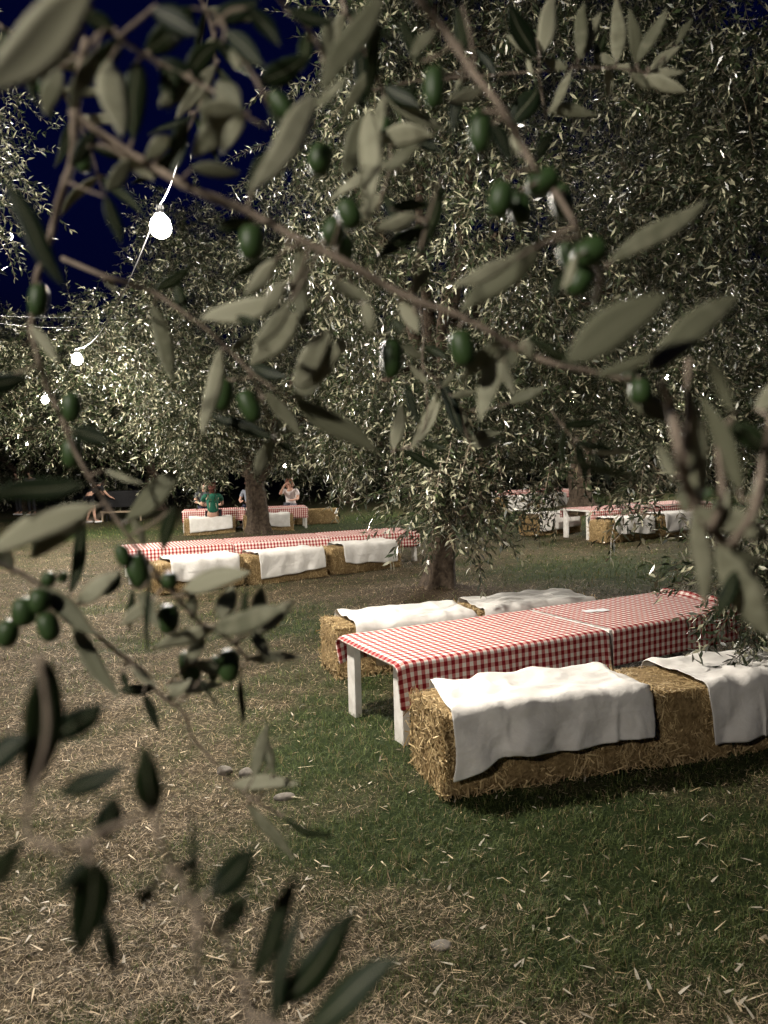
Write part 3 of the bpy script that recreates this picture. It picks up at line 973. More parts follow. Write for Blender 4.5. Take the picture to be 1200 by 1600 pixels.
def cl(nx, ny, lx, ly, off, rot, L, seed, fold=.045, hem=None, **kw):
    P, uv = drape(nx, ny, lx, ly, off, rot, bx(L), .05, seed=seed, lump=.03, **kw)
    # the hanging front swings out in soft uneven folds, the top creases a little
    dep = np.clip((-P[..., 2] - .02) / .2, 0, 1.3)
    rk = np.random.default_rng(seed + 77)
    kn = np.sort(np.concatenate([[-.9, .9], np.linspace(-.6, .6, 9) + rk.normal(0, .045, 9)]))
    kv = np.array([(.15 if q % 2 else .9) * rk.uniform(.4, 1.1) for q in range(len(kn))])
    f = np.interp(uv[..., 0] + .10 * dep * np.sign(rk.normal()) + .03 * wob(uv[..., 0], uv[..., 1], .3, 1, 2), kn, kv)
    edge = np.clip((np.abs(P[..., 1]) - BW / 2 + .14) / .12, 0, 1) * np.clip(1 + P[..., 2] / .06, 0, 1)
    P[..., 2] += edge * f * fold * .45
    P[..., 1] += np.sign(P[..., 1]) * edge * f * fold * .5
    P[..., 1] += np.sign(P[..., 1]) * dep * f * fold
    P[..., 0] += dep * .02 * wob(uv[..., 0] + 5 + seed, uv[..., 1] * .4, .4, (seed + 1) % 6, 2)
    if hem is not None:
        fr_ = (P[..., 1] < 0) & (P[..., 2] < -.02)
        ul = (uv[..., 0] - uv[..., 0].min(1)[:, None]) / (uv[..., 0].max(1) - uv[..., 0].min(1))[:, None]
        P[..., 2] = np.where(fr_, P[..., 2] * np.interp(ul, *hem), P[..., 2])
    cr = 1 - np.abs(wob(uv[..., 0] + seed, uv[..., 1] * 1.3 - seed, .5, (seed + 3) % 6, 2))
    P[..., 2] += (1 - np.clip(dep * 4, 0, 1)) * .012 * cr ** 4
    return sheet_mesh("white_cloth", P, uv, M['cotton'])


c1 = bale_cloth(b1, "rumpled white cloth on the nearest bale, its left corner hanging low", cl(56, 44, 1.2, .95, (.05, -.10), math.radians(4.5), 1.2, 1, steps=120, its=8, shear=.26, fold=.085, hem=([0, .05, .12, .2, .3, .5, .8, 1], [.80, .79, .73, .64, .64, .72, .80, .85])))
c2 = bale_cloth(b2, "white cloth hanging over the bale cut by the right edge", cl(48, 40, 1.05, .94, (.24, -.12), math.radians(-2), 1.2, 2, steps=100, shear=-.1))
c3 = bale_cloth(b3, "flat white cloth on the bale behind the left half of the nearest table", cl(48, 36, 1.08, .86, (.08, .02), math.radians(1), 1.2, 3, steps=90))
c4 = bale_cloth(b4, "white cloth on the bale behind the right half of the nearest table", cl(48, 36, 1.12, .9, (.02, .03), math.radians(-2), 1.2, 4, steps=90))


# ------------------------------------------------------------------ tables with gingham cloths
TH = 0.505


def table(corner, ang, L, Wd, label, h=TH, group="low white trestle tables"):
    u = np.array([math.cos(ang), math.sin(ang)]); n_ = np.array([-u[1], u[0]])
    c = np.array(corner) + u * L / 2 + n_ * Wd / 2
    z = float(ground_z(c[0], c[1]))
    e = empty("low_table", (c[0], c[1], z), ang)
    tag(e, label, "table", group)
    k = 6
    for i in range(k):
        w = Wd / k
        MB().box((0, -Wd / 2 + w * (i + .5), h - .016), (L, w - .006, .032), bev=.004).obj("top_board", M['white_wood'], e)
    for sx_ in (-1, 1):
        for sy_ in (-1, 1):
            MB().box((sx_ * (L / 2 - .045), (-Wd / 2 + .075 if sy_ < 0 else Wd / 2 - .13), (h - .034) / 2 - .01), (.05, .115, h - .034 + .02), bev=.005).obj("leg", M['white_wood'], e)
        MB().box((sx_ * (L / 2 - .24), 0, h - .085), (.04, Wd - .1, .1), bev=.004).obj("end_rail", M['raw_wood'], e)
    MB().box((0, 0, h - .075), (L - .14, .045, .08), bev=.004).obj("beam", M['raw_wood'], e)
    return (c, ang, z, L, Wd, h)


def tcloth(t, me, label, sub=1, flip=False):
    c, ang, z, L, Wd, h = t
    o = sheet_obj("checked_tablecloth", me, None, sub, .0015)
    o.location = (c[0], c[1], z + h + .003); o.rotation_euler = (0, 0, ang + (PI if flip else 0))
    tag(o, label, "tablecloth", "red gingham tablecloths")
    return o


def tcl(nx, ny, lx, ly, off, rot, L, Wd, seed, **kw):
    P, uv = drape(nx, ny, lx, ly, off, rot, (L / 2 + .004, Wd / 2 + .004, .25), .012, seed=seed, **kw)
    dep = np.clip((-P[..., 2] - .03) / .2, 0, 1)
    P[..., 1] -= dep * (.012 + .014 * wob(uv[..., 0] + seed, uv[..., 1] * .1, .3, seed % 6, 2))
    P[..., 2] += (1 - np.clip(dep * 6, 0, 1)) * .004 * np.maximum(0, wob(uv[..., 0] + seed, uv[..., 1], .4, (seed + 2) % 6, 3))
    return sheet_mesh("checked_tablecloth", P, uv, M['gingham'])


TA = math.radians(27); ut = np.array([math.cos(TA), math.sin(TA)])
T1 = np.array((.07, 4.45))
t1a = table(T1, TA, 1.60, .88, "white low table nearest the viewer, its two end legs in view")
t1b = table(T1 + ut * 1.625, TA, 1.50, .88, "low table continuing the nearest table to the right, under the bunched cloth")
tcloth(t1a, tcl(72, 56, 1.655, 1.32, (-.005, -.04), 0, 1.60, .88, 7, steps=90, its=8, comp=.995, bumpy=.002), "red and white gingham cloth on the left half of the nearest table")
P, uv = drape(64, 54, 1.66, 1.30, (.09, -.03), math.radians(1.0), (.754, .444, .25), .012, steps=90, seed=8, comp=.99, bumpy=.003)
# its right end is pushed up into folds
uu = uv[..., 0]; k_ = np.clip((uu - .42) / .3, 0, 1)
onTop = np.clip((P[..., 2] + .03) / .03, 0, 1)
P[..., 2] += k_ * (.02 + .028 * np.sin(uu * 55 + uv[..., 1] * 14 + 2 * np.sin(uv[..., 1] * 9))) * onTop
P[..., 0] -= k_ ** 2 * .06
tcloth(t1b, sheet_mesh("checked_tablecloth", P, uv, M['gingham']), "red and white gingham cloth bunched up at the right end of the nearest table")

# second table row, middle left
T2A = math.radians(22.5); u2t = np.array([math.cos(T2A), math.sin(T2A)]); T2 = np.array((-3.8, 11.25))
me2 = tcl(44, 32, 1.62, 1.34, (0, -.03), 0, 1.56, .9, 9, steps=60, its=6, comp=.995, bumpy=.002)
for i, lab in enumerate(("left", "middle", "right")):
    t = table(T2 + u2t * 1.585 * i, T2A, 1.56, .9, f"low white table, {lab} one of the three in the row left of the flared trunk")
    tcloth(t, me2, f"gingham cloth on the {lab} table of the row left of the flared trunk", 0, i == 1)
B2A = math.radians(34); ub = np.array([math.cos(B2A), math.sin(B2A)])
cm1 = cl(34, 26, 1.05, .9, (.02, -.12), math.radians(4), 1.25, 11, steps=60, its=6)
cm2 = cl(34, 26, 1.0, .88, (.05, -.1), math.radians(-3), 1.25, 12, steps=60, its=6)
bb = bale((-3.02, 10.1), B2A, "straw bale at the left of the middle row, mostly behind the near leaves", False, 0)
bale_cloth(bb, "white cloth on the left bale of the middle row, partly behind the near leaves", cm2, 0)
bb = bale((-1.92, 10.83), B2A - .03, "straw bale in the centre of the middle row, bare left end showing", False, 1)
bale_cloth(bb, "wavy white cloth on the centre bale of the middle row", cm1, 1)
bb = bale((-.80, 11.62), B2A - .03, "straw bale in the middle row touching the flared trunk", False, 2)
bale_cloth(bb, "white cloth on the bale beside the flared trunk", cm2, 1)

# right-hand table
T4A = math.radians(25); u4 = np.array([math.cos(T4A), math.sin(T4A)]); T4 = np.array((3.95, 14.75))
me4 = tcl(36, 28, 1.62, 1.36, (.02, -.05), 0, 1.6, .9, 14, steps=50, its=6, comp=.995, bumpy=.002)
for i, lab in enumerate(("left", "right")):
    t = table(T4 + u4 * 1.63 * i, T4A, 1.6, .9, f"low white table under the trees at the right, {lab} of the pair", .56)
    tcloth(t, me4, f"gingham cloth on the {lab} table of the pair under the right-hand trees", 0)
bb = bale((4.08, 14.1), T4A, "straw bale before the right-hand table, bare left end showing", False, 0)
bale_cloth(bb, "bluish white cloth on the bale before the right-hand table", cm2, 1)
bb = bale(tuple(np.array((4.08, 14.1)) + u4 * 1.28), T4A, "straw bale at the right end of the right-hand table", False, 3)
bale_cloth(bb, "white cloth on the bale at the right end of the right-hand table", cm1, 0)
bb = bale((3.05, 15.75), T4A, "straw bale behind the left end of the right-hand table", False, 2)
bale_cloth(bb, "white cloth on the bale behind the right-hand table", cm1, 0)

# far table left of the leaning trunk
T5A = math.radians(30); u5 = np.array([math.cos(T5A), math.sin(T5A)]); T5 = np.array((3.5, 24.3))
for i, lab in enumerate(("left", "right")):
    t = table(T5 + u5 * 1.63 * i, T5A, 1.6, .9, f"far low table beside the leaning trunk, {lab} of the pair", .52)
    tcloth(t, me4, f"gingham cloth on the {lab} far table beside the leaning trunk", 0)
cm3 = cl(30, 30, 1.15, 1.25, (0, -.12), 0, 1.25, 13, steps=60, its=6)
for i, lab in enumerate(("left", "right")):
    bb = bale(tuple(np.array((3.65, 23.2)) + u5 * 1.27 * i), T5A, f"far straw bale hidden under a long white cloth, {lab} of two by the leaning trunk", False, i)
    bale_cloth(bb, f"long white cloth over the {lab} far bale by the leaning trunk", cm3, 0)

# far left table behind the forked trunk
T3A = math.radians(11); u3 = np.array([math.cos(T3A), math.sin(T3A)]); T3 = np.array((-5.2, 19.75))
for i, lab in enumerate(("left", "right")):
    t = table(T3 + u3 * 1.63 * i, T3A, 1.6, .9, f"low table behind the forked trunk where people sit, {lab} of the pair", .56)
    tcloth(t, me4, f"gingham cloth on the {lab} table behind the forked trunk", 0)
B3 = np.array((-4.95, 18.95))
bb3 = []
for i, lab in enumerate(("left, with a person in green sitting on it", "right, beyond the trunk")):
    bb = bale(tuple(B3 + u3 * 1.45 * i), T3A, "straw bale at the far left table, " + lab, False, i)
    bale_cloth(bb, ("white cloth under the person in green", "white cloth on the bale right of the forked trunk")[i], cm2 if i else cm1, 0)
for i, x in enumerate((-5.3, -3.9, -2.5)):
    bb = bale((x, 21.0 + i * .22), T3A, ("straw bale behind the far left table under the person in grey", "straw bale behind the far left table, middle one", "straw bale behind the far left table under the person in white")[i], False, i)

# paper napkin on the nearest table
nv = np.zeros((6, 12, 3)); gu, gv2 = np.meshgrid(np.linspace(-.1, .1, 12), np.linspace(-.045, .045, 6))
nv[..., 0] = gu; nv[..., 1] = gv2; nv[..., 2] = .006 + .003 * np.sin(gu * 70) * np.cos(gv2 * 60)
o = sheet_obj("paper_napkin", sheet_mesh("paper_napkin", nv, np.stack([gu, gv2], -1), M['paper']), None, 1, .001)
pn = T1 + ut * 1.98 + np.array([-ut[1], ut[0]]) * .52
o.location = (pn[0], pn[1], float(t1b[2]) + TH + .008); o.rotation_euler = (0, 0, TA - .25)
tag(o, "small pale paper napkin lying on the nearest table's right cloth", "napkin")


# stones
def stone(loc, s, label, seed):
    bm = bmesh.new(); bmesh.ops.create_icosphere(bm, subdivisions=3, radius=1)
    for v in bm.verts:
        k_ = 1 + .14 * wob(v.co.x + seed, v.co.y + v.co.z, 1.7, seed % 5)
        v.co = Vector((v.co.x * s[0] * k_, v.co.y * s[1] * k_, v.co.z * s[2] * k_))
    me = bpy.data.meshes.new("stone"); bm.to_mesh(me); bm.free()
    me.polygons.foreach_set("use_smooth", np.ones(len(me.polygons), dtype=bool)); me.materials.append(M['stone'])
    o = link("stone", me); o.location = (loc[0], loc[1], float(ground_z(loc[0], loc[1])) + s[2] * .3)
    tag(o, label, "stone", "stones lying in the grass")


stone((-.93, 4.2), (.045, .035, .032), "pale round stone in the grass, left of the stones by the near leaf", 2)
stone((-.80, 4.16), (.042, .035, .035), "grey round stone in the grass, middle of the three", 3)
stone((-.55, 3.86), (.06, .035, .022), "flat grey stone in the grass, right of the three", 4)
stone((.16, 2.6), (.038, .03, .012), "small brown stone low in the picture before the nearest bale", 6)


# ------------------------------------------------------------------ people
SKIN = plain('skin', (.50, .30, .22), .6)


def skin_obj(name, pts, edges, radii, mat, parent, root=0, sub=1):
    me = bpy.data.meshes.new(name); me.from_pydata([tuple(p) for p in pts], edges, []); me.materials.append(mat)
    o = link(name, me, parent)
    md = o.modifiers.new("skin", 'SKIN')
    md.use_smooth_shade = True
    for i, sv in enumerate(me.skin_vertices[0].data):
        r_ = radii[i]; sv.radius = r_ if isinstance(r_, tuple) else (r_, r_); sv.use_root = (i == root)
    s = o.modifiers.new("sub", 'SUBSURF'); s.levels = sub; s.render_levels = sub
    return o


def person(loc, rz, label, pose, shirt, trousers, hair, shoes=(.5, .5, .5), bare=False, long_hair=False):
    e = empty("person", loc, rz)
    tag(e, label, "person", "people in the grove")
    J = {}
    if pose == 'stand':
        hip, chest, neck, head = (0, 0, .93), (0, .0, 1.28), (0, .01, 1.46), (0, .03, 1.60)
        for s, sg in (('l', -1), ('r', 1)):
            J[s] = dict(hip=(sg * .09, 0, .90), knee=(sg * .1, .03, .49), ank=(sg * .11, -.02, .09), toe=(sg * .13, .14, .05),
                        sh=(sg * .19, 0, 1.40), el=(sg * .26, -.02, 1.12), wr=(sg * .24, .12, .90), hd=(sg * .22, .17, .84))
    elif pose == 'bend':
        hip, chest, neck, head = (0, -.08, .90), (0, .17, 1.12), (0, .33, 1.20), (0, .44, 1.26)
        for s, sg in (('l', -1), ('r', 1)):
            J[s] = dict(hip=(sg * .09, -.08, .88), knee=(sg * .1, .04, .48), ank=(sg * .12, -.04 + sg * .1, .09), toe=(sg * .13, .12 + sg * .1, .05),
                        sh=(sg * .18, .27, 1.16), el=(sg * .22, .40, .94), wr=(sg * .14, .55, .82), hd=(sg * .12, .62, .79))
    else:
        ln = {'sit': .0, 'lean': .22, 'sit_hand': .06}[pose]
        hip, chest, neck, head = (0, 0, .10), (0, -.02 + ln * .7, .45), (0, ln + .01, .62), (0, ln + .05, .76)
        for s, sg in (('l', -1), ('r', 1)):
            J[s] = dict(hip=(sg * .09, .02, .09), knee=(sg * .12, .44, .10), ank=(sg * .12, .42, -.34), toe=(sg * .13, .58, -.38),
                        sh=(sg * .19, ln, .56), el=(sg * .25, ln + .12, .32), wr=(sg * .14, ln + .34, .30), hd=(sg * .1, ln + .41, .30))
        if pose == 'sit_hand':
            J['r'].update(el=(.24, ln + .24, .46), wr=(.12, ln + .24, .68), hd=(.07, ln + .19, .74))
    V = lambda a: np.array(a, float)
    hip, chest, neck, head = map(V, (hip, chest, neck, head))
    up_ = head - neck; up_ = up_ / np.linalg.norm(up_)
    pts = [hip, (hip + chest) / 2, chest, neck, neck + up_ * .06, head, head + up_ * .07, head + V((0, .105, -.02))]
    rad = [(.15, .11), (.125, .095), (.15, .105), .055, .06, .092, .07, .014]
    ed = [(0, 1), (1, 2), (2, 3), (3, 4), (4, 5), (5, 6), (5, 7)]
    for s, sg in (('l', -1), ('r', 1)):
        j = {k_: V(v_) for k_, v_ in J[s].items()}
        b_ = len(pts); pts += [j['hip'], j['knee'], (j['knee'] + j['ank']) / 2 + V((0, -.02, .04)), j['ank'], j['toe']]
        rad += [.085, .058, .055, .036, .03]; ed += [(0, b_), (b_, b_ + 1), (b_ + 1, b_ + 2), (b_ + 2, b_ + 3), (b_ + 3, b_ + 4)]
        b_ = len(pts); pts += [j['sh'], j['el'], j['wr'], j['hd']]; rad += [.055, .042, .028, (.036, .02)]
        ed += [(2, b_), (b_, b_ + 1), (b_ + 1, b_ + 2), (b_ + 2, b_ + 3)]
        d_ = j['hd'] - j['wr']; d_ /= np.linalg.norm(d_); sd = np.cross(d_, V((.3, .5, .8))); sd /= np.linalg.norm(sd)
        for q, (o_, ln_) in enumerate(((-.032, .07), (-.011, .08), (.011, .076), (.03, .062))):
            pts += [j['hd'] + sd * o_ + d_ * .03, j['hd'] + sd * o_ * 1.2 + d_ * (.03 + ln_) + V((0, 0, -.012))]; rad += [.009, .007]
            ed += [(b_ + 3, len(pts) - 2), (len(pts) - 2, len(pts) - 1)]
        pts += [j['hd'] - sd * .05 + d_ * .01, j['hd'] - sd * .065 + d_ * .045]; rad += [.011, .009]; ed += [(b_ + 3, len(pts) - 2), (len(pts) - 2, len(pts) - 1)]
    skin_obj("body", pts, ed, rad, SKIN, e)
    # shirt
    pts = [hip + V((0, 0, -.01)), (hip + chest) / 2, chest, neck - up_ * .05]
    rad = [(.165, .125), (.142, .112), (.17, .125), .085]; ed = [(0, 1), (1, 2), (2, 3)]
    for s in 'lr':
        j = {k_: V(v_) for k_, v_ in J[s].items()}
        b_ = len(pts); pts += [j['sh'], j['sh'] * .3 + j['el'] * .7]; rad += [.075, .062]; ed += [(2, b_), (b_, b_ + 1)]
    skin_obj("shirt", pts, ed, rad, plain('shirt', shirt), e)
    pts = [hip]; rad = [(.16, .125)]; ed = []
    for s in 'lr':
        j = {k_: V(v_) for k_, v_ in J[s].items()}
        b_ = len(pts); end = j['knee'] if bare else j['ank'] + V((0, 0, .03))
        pts += [j['hip'] * .8 + j['knee'] * .2, j['knee'] * .9 + j['hip'] * .1 if bare else j['knee']]; rad += [.1, .075]; ed += [(0, b_), (b_, b_ + 1)]
        if not bare: pts += [end]; rad += [.055]; ed += [(b_ + 1, b_ + 2)]
    skin_obj("trousers", pts, ed, rad, plain('trousers', trousers), e)
    for s in 'lr':
        j = {k_: V(v_) for k_, v_ in J[s].items()}
        skin_obj("shoe", [j['ank'] + V((0, -.04, -.05)), (j['ank'] + j['toe']) / 2 + V((0, 0, -.03)), j['toe'] + V((0, .05, -.01))], [(0, 1), (1, 2)], [(.045, .04), (.046, .035), (.04, .028)], plain('shoe', shoes), e)
    hp = [head + V((0, -.03, .0)), head + up_ * .06 + V((0, -.015, 0)), head + V((0, -.06, -.06))]; hr = [(.098, .09), (.088, .09), .075]; he = [(0, 1), (0, 2)]
    if long_hair:
        hp += [head + V((0, -.075, -.2)), head + V((0, -.08, -.32))]; hr += [.07, .05]; he += [(2, 3), (3, 4)]
    skin_obj("hair", hp, he, hr, plain('hair', hair), e)
    return e


def gz(x, y): return float(ground_z(x, y))


person((-14.1, 29.7, gz(-14.1, 29.7)), 2.6, "person in a dark red top standing far back at the left edge", 'stand', (.12, .05, .055), (.03, .03, .035), (.02, .015, .012))
person((-13.5, 29.5, gz(-13.5, 29.5)), 2.9, "person in a pale lilac top standing far back beside the one in dark red", 'stand', (.34, .28, .31), (.025, .025, .03), (.015, .012, .01))
person((-9.35, 24.6, gz(-9.35, 24.6)), -.9, "person in black bending over the black-draped stand, white shoes", 'bend', (.012, .012, .014), (.012, .012, .014), (.02, .014, .01), (.7, .7, .7), True)
zb = BH
person((-4.25, 19.1, zb + gz(-4.25, 19.1)), .25, "person in a green top with reddish hair sitting on the bale, back to the viewer", 'lean', (.012, .09, .055), (.012, .013, .016), (.10, .035, .025), long_hair=True)
person((-4.95, 21.25, zb), PI + .2, "person in a dark grey shirt seated behind the far left table", 'sit', (.06, .065, .075), (.03, .03, .05), (.02, .015, .012))
person((-3.72, 21.4, zb), PI - .2, "person in a grey-blue shirt seated left of the forked trunk", 'sit', (.20, .22, .26), (.03, .03, .05), (.12, .06, .045))
person((-2.62, 21.7, zb), PI - .1, "person in white with a hand at the face, right of the forked trunk", 'sit_hand', (.68, .62, .60), (.1, .1, .12), (.22, .10, .07), long_hair=True)

# black draped stand on the far left
zs = gz(-8.6, 25.4)
e = empty("draped_stand", (-8.6, 25.4, zs), .15)
tag(e, "black-draped stand with a low rail behind the bending person", "stand")
P, uv = drape(26, 26, 1.5, 1.6, (0, 0), 0, (.55, .3, .4), .02, seed=31, steps=50, its=5, comp=.99)
o = sheet_obj("drape", sheet_mesh("drape", P, uv, M['black']), e, 1, .002); o.location = (0, 0, .96)
for sx_ in (-.5, .5):
    for sy_ in (-.25, .25): MB().tube([(sx_, sy_, -.02), (sx_, sy_, .94)], .022, 8).obj("leg", M['socket'], e, True)
MB().box((0, 0, .935), (1.08, .58, .03), bev=.004).obj("top_board", M['socket'], e)
MB().box((0, -.44, .30), (1.3, .03, .06), bev=.004).obj("rail", M['raw_wood'], e)
for sx_ in (-.6, .6): MB().box((sx_, -.44, .14), (.05, .05, .30), bev=.004).obj("rail_post", M['raw_wood'], e)

# orange dead leaf caught in the hanging bough
# ------------------------------------------------------------------ near olive branches
LEAF_SEG = 9


def leaf_mesh(base, tip, wreal, face_n, side, curl, fold, seed):
    """closed thin leaf: upper and silver lower skin, pointed ends, midrib fold. face_n looks to the camera side."""
    r = np.random.default_rng(seed)
    base = np.asarray(base); tip = np.asarray(tip)
    ax = tip - base; L = np.linalg.norm(ax); ax = ax / L
    nrm = face_n - ax * (face_n @ ax); nrm /= np.linalg.norm(nrm)
    sd = np.cross(ax, nrm)
    s = np.linspace(0, 1, LEAF_SEG)
    prof = np.sin(PI * s ** .92) ** .75 * (1 - .12 * s)
    prof = np.maximum(prof, .05)
    cen = base + np.outer(s, ax) * L + np.outer(curl * L * (np.sin(PI * s)), nrm) + np.outer(.03 * L * np.sin(2 * PI * s + r.random() * 6) * s, sd)
    tw = r.normal(0, .25)
    th = .00045
    rows = []
    for layer in (1, -1):
        for c_, off in ((0, -1), (1, -.5), (2, 0), (3, .5), (4, 1)):
            w = (wreal / 2) * prof * off
            a = tw * s
            d = np.outer(w * np.cos(a), sd) + np.outer(w * np.sin(a) + fold * abs(off) * wreal / 2 * prof, nrm)
            rows.append(cen + d + layer * (th if abs(off) < 1 else .0001) * nrm)
    V = np.array(rows)                    # (10, seg, 3)
    n_ = LEAF_SEG; F = []; mi = []
    for ly in (0, 1):
        for c_ in range(4):
            for i in range(n_ - 1):
                a = (ly * 5 + c_) * n_ + i; b_ = a + n_
                F.append([a, a + 1, b_ + 1, b_] if ly == 0 else [a, b_, b_ + 1, a + 1])
                mi.append((0 if ly == 0 else 1))
    for c_ in (0, 4):
        for i in range(n_ - 1):
            a = c_ * n_ + i; b_ = (5 + c_) * n_ + i
            F.append([a, b_, b_ + 1, a + 1] if c_ == 0 else [a, a + 1, b_ + 1, b_]); mi.append(0)
    uvs = np.array([[(q, o_) for q in s] for _ in (0, 1) for o_ in (-1, -.5, 0, .5, 1)]).reshape(-1, 2)
    mats = [M['leaf_low'], M['leaf_up']] if side == 'u' else [M['leaf_up'], M['leaf_low']]
    return mesh_np("leaf", V.reshape(-1, 3), np.array(F), mats, uv=uvs, smooth=True, midx=mi)


OL_PROF = [(0.02, 0.5), (.16, .49), (.29, .43), (.37, .3), (.4, .12), (.4, -.08), (.36, -.27), (.27, -.41), (.14, -.485), (.03, -.5)]
OLIVE_ME = MB().lathe(OL_PROF, n=16).mesh("olive", M['olive'], True)


def branch(label, stems, leaves, olives=(), d0=.5, seed=1):
    """stems: (depth0, depth1, r0mm, r1mm, [(px,py)...]); leaves: (bx,by,tx,ty,w,side[,depth])"""
    r = np.random.default_rng(seed)
    p0 = at(stems[0][4][0][0], stems[0][4][0][1], stems[0][0])
    e = empty("olive_branch", tuple(p0))
    tag(e, label, "olive branch", "olive branches hanging close to the viewer")
    mb = MB(); nodes = []
    for (da, db, ra, rb, pp) in stems:
        n_ = len(pp)
        p = np.array([at(x, y, da + (db - da) * i / (n_ - 1) + r.normal(0, .006)) for i, (x, y) in enumerate(pp)])
        p = spline(p, 5); rr = np.linspace(ra, rb, len(p)) * .0008 * (1 + .10 * r.normal(size=len(p)))
        mb.tube(p - p0, np.abs(rr), 8)
        for i, q in enumerate(p):
            x, y = pix(q); nodes.append((x, y, (q - CAMP) @ FW, q))
    nod = np.array([(a, b_, c_) for a, b_, c_, _ in nodes])
    for i, lf in enumerate(leaves):
        bx_, by_, tx_, ty_, w, side = lf[:6]
        dist = np.hypot(nod[:, 0] - bx_, nod[:, 1] - by_); k_ = dist.argmin()
        d = lf[6] if len(lf) > 6 else nod[k_, 2] * (1 + .04 * r.normal())
        lpx = math.hypot(tx_ - bx_, ty_ - by_)
        Lr = lpx * d / FPX
        tilt = r.normal(0, .22)
        B = at(bx_, by_, d); T = at(tx_, ty_, d + tilt * Lr)
        Lr = np.linalg.norm(T - B)
        wa = w * (1.15 if seed == 8 else .88) * d / FPX; wr = max(wa, .19 * Lr)
        ang = math.acos(min(1, wa / wr)) * r.choice([-1, 1]) + r.normal(0, .15)
        c_ = (B + T) / 2; v = CAMP - c_; v /= np.linalg.norm(v)
        ax = (T - B) / np.linalg.norm(T - B); nn = v - ax * (v @ ax); nn /= np.linalg.norm(nn)
        sd = np.cross(ax, nn); fn = nn * math.cos(ang) + sd * math.sin(ang)
        link("leaf", leaf_mesh(B - p0, T - p0, wr, fn, side, r.normal(0, .05), r.uniform(-.05, .22), seed * 1000 + i), e)
        # petiole
        if len(lf) <= 6 and dist[k_] < 110:
            q = nodes[k_][3]; g_ = (q + B) / 2 + r.normal(0, .002, 3)
            mb.tube(spline([q - p0, g_ - p0, B + (T - B) * .04 - p0], 4), np.linspace(.0011, .0007, 9), 6)
    for (x, y, w, h, rot, *dd) in olives:
        dist = np.hypot(nod[:, 0] - x, nod[:, 1] - y); k_ = dist.argmin()
        d = dd[0] if dd else nod[k_, 2] * (1 + .03 * r.normal())
        o = link("olive", OLIVE_ME, e)
        c_ = at(x, y, d)
        X_ = RT * math.cos(math.radians(rot)) - UP * math.sin(math.radians(rot)); Z_ = UP * math.cos(math.radians(rot)) + RT * math.sin(math.radians(rot))
        Y_ = np.cross(Z_, X_)
        sw = w * d / FPX / .8; sh = h * d / FPX
        Mx = Matrix(((X_[0] * sw, Y_[0] * sw, Z_[0] * sh, c_[0] - p0[0]), (X_[1] * sw, Y_[1] * sw, Z_[1] * sh, c_[1] - p0[1]), (X_[2] * sw, Y_[2] * sw, Z_[2] * sh, c_[2] - p0[2]), (0, 0, 0, 1)))
        o.matrix_local = Mx
        if dist[k_] < 120:
            q = nodes[k_][3]; top = c_ + Z_ * sh * .47
            mb.tube(spline([q - p0, (q + top) / 2 - p0 + r.normal(0, .002, 3), top - p0], 4), .0009, 6)
    mb.obj("stem", M['twig'], e, True)
    return e


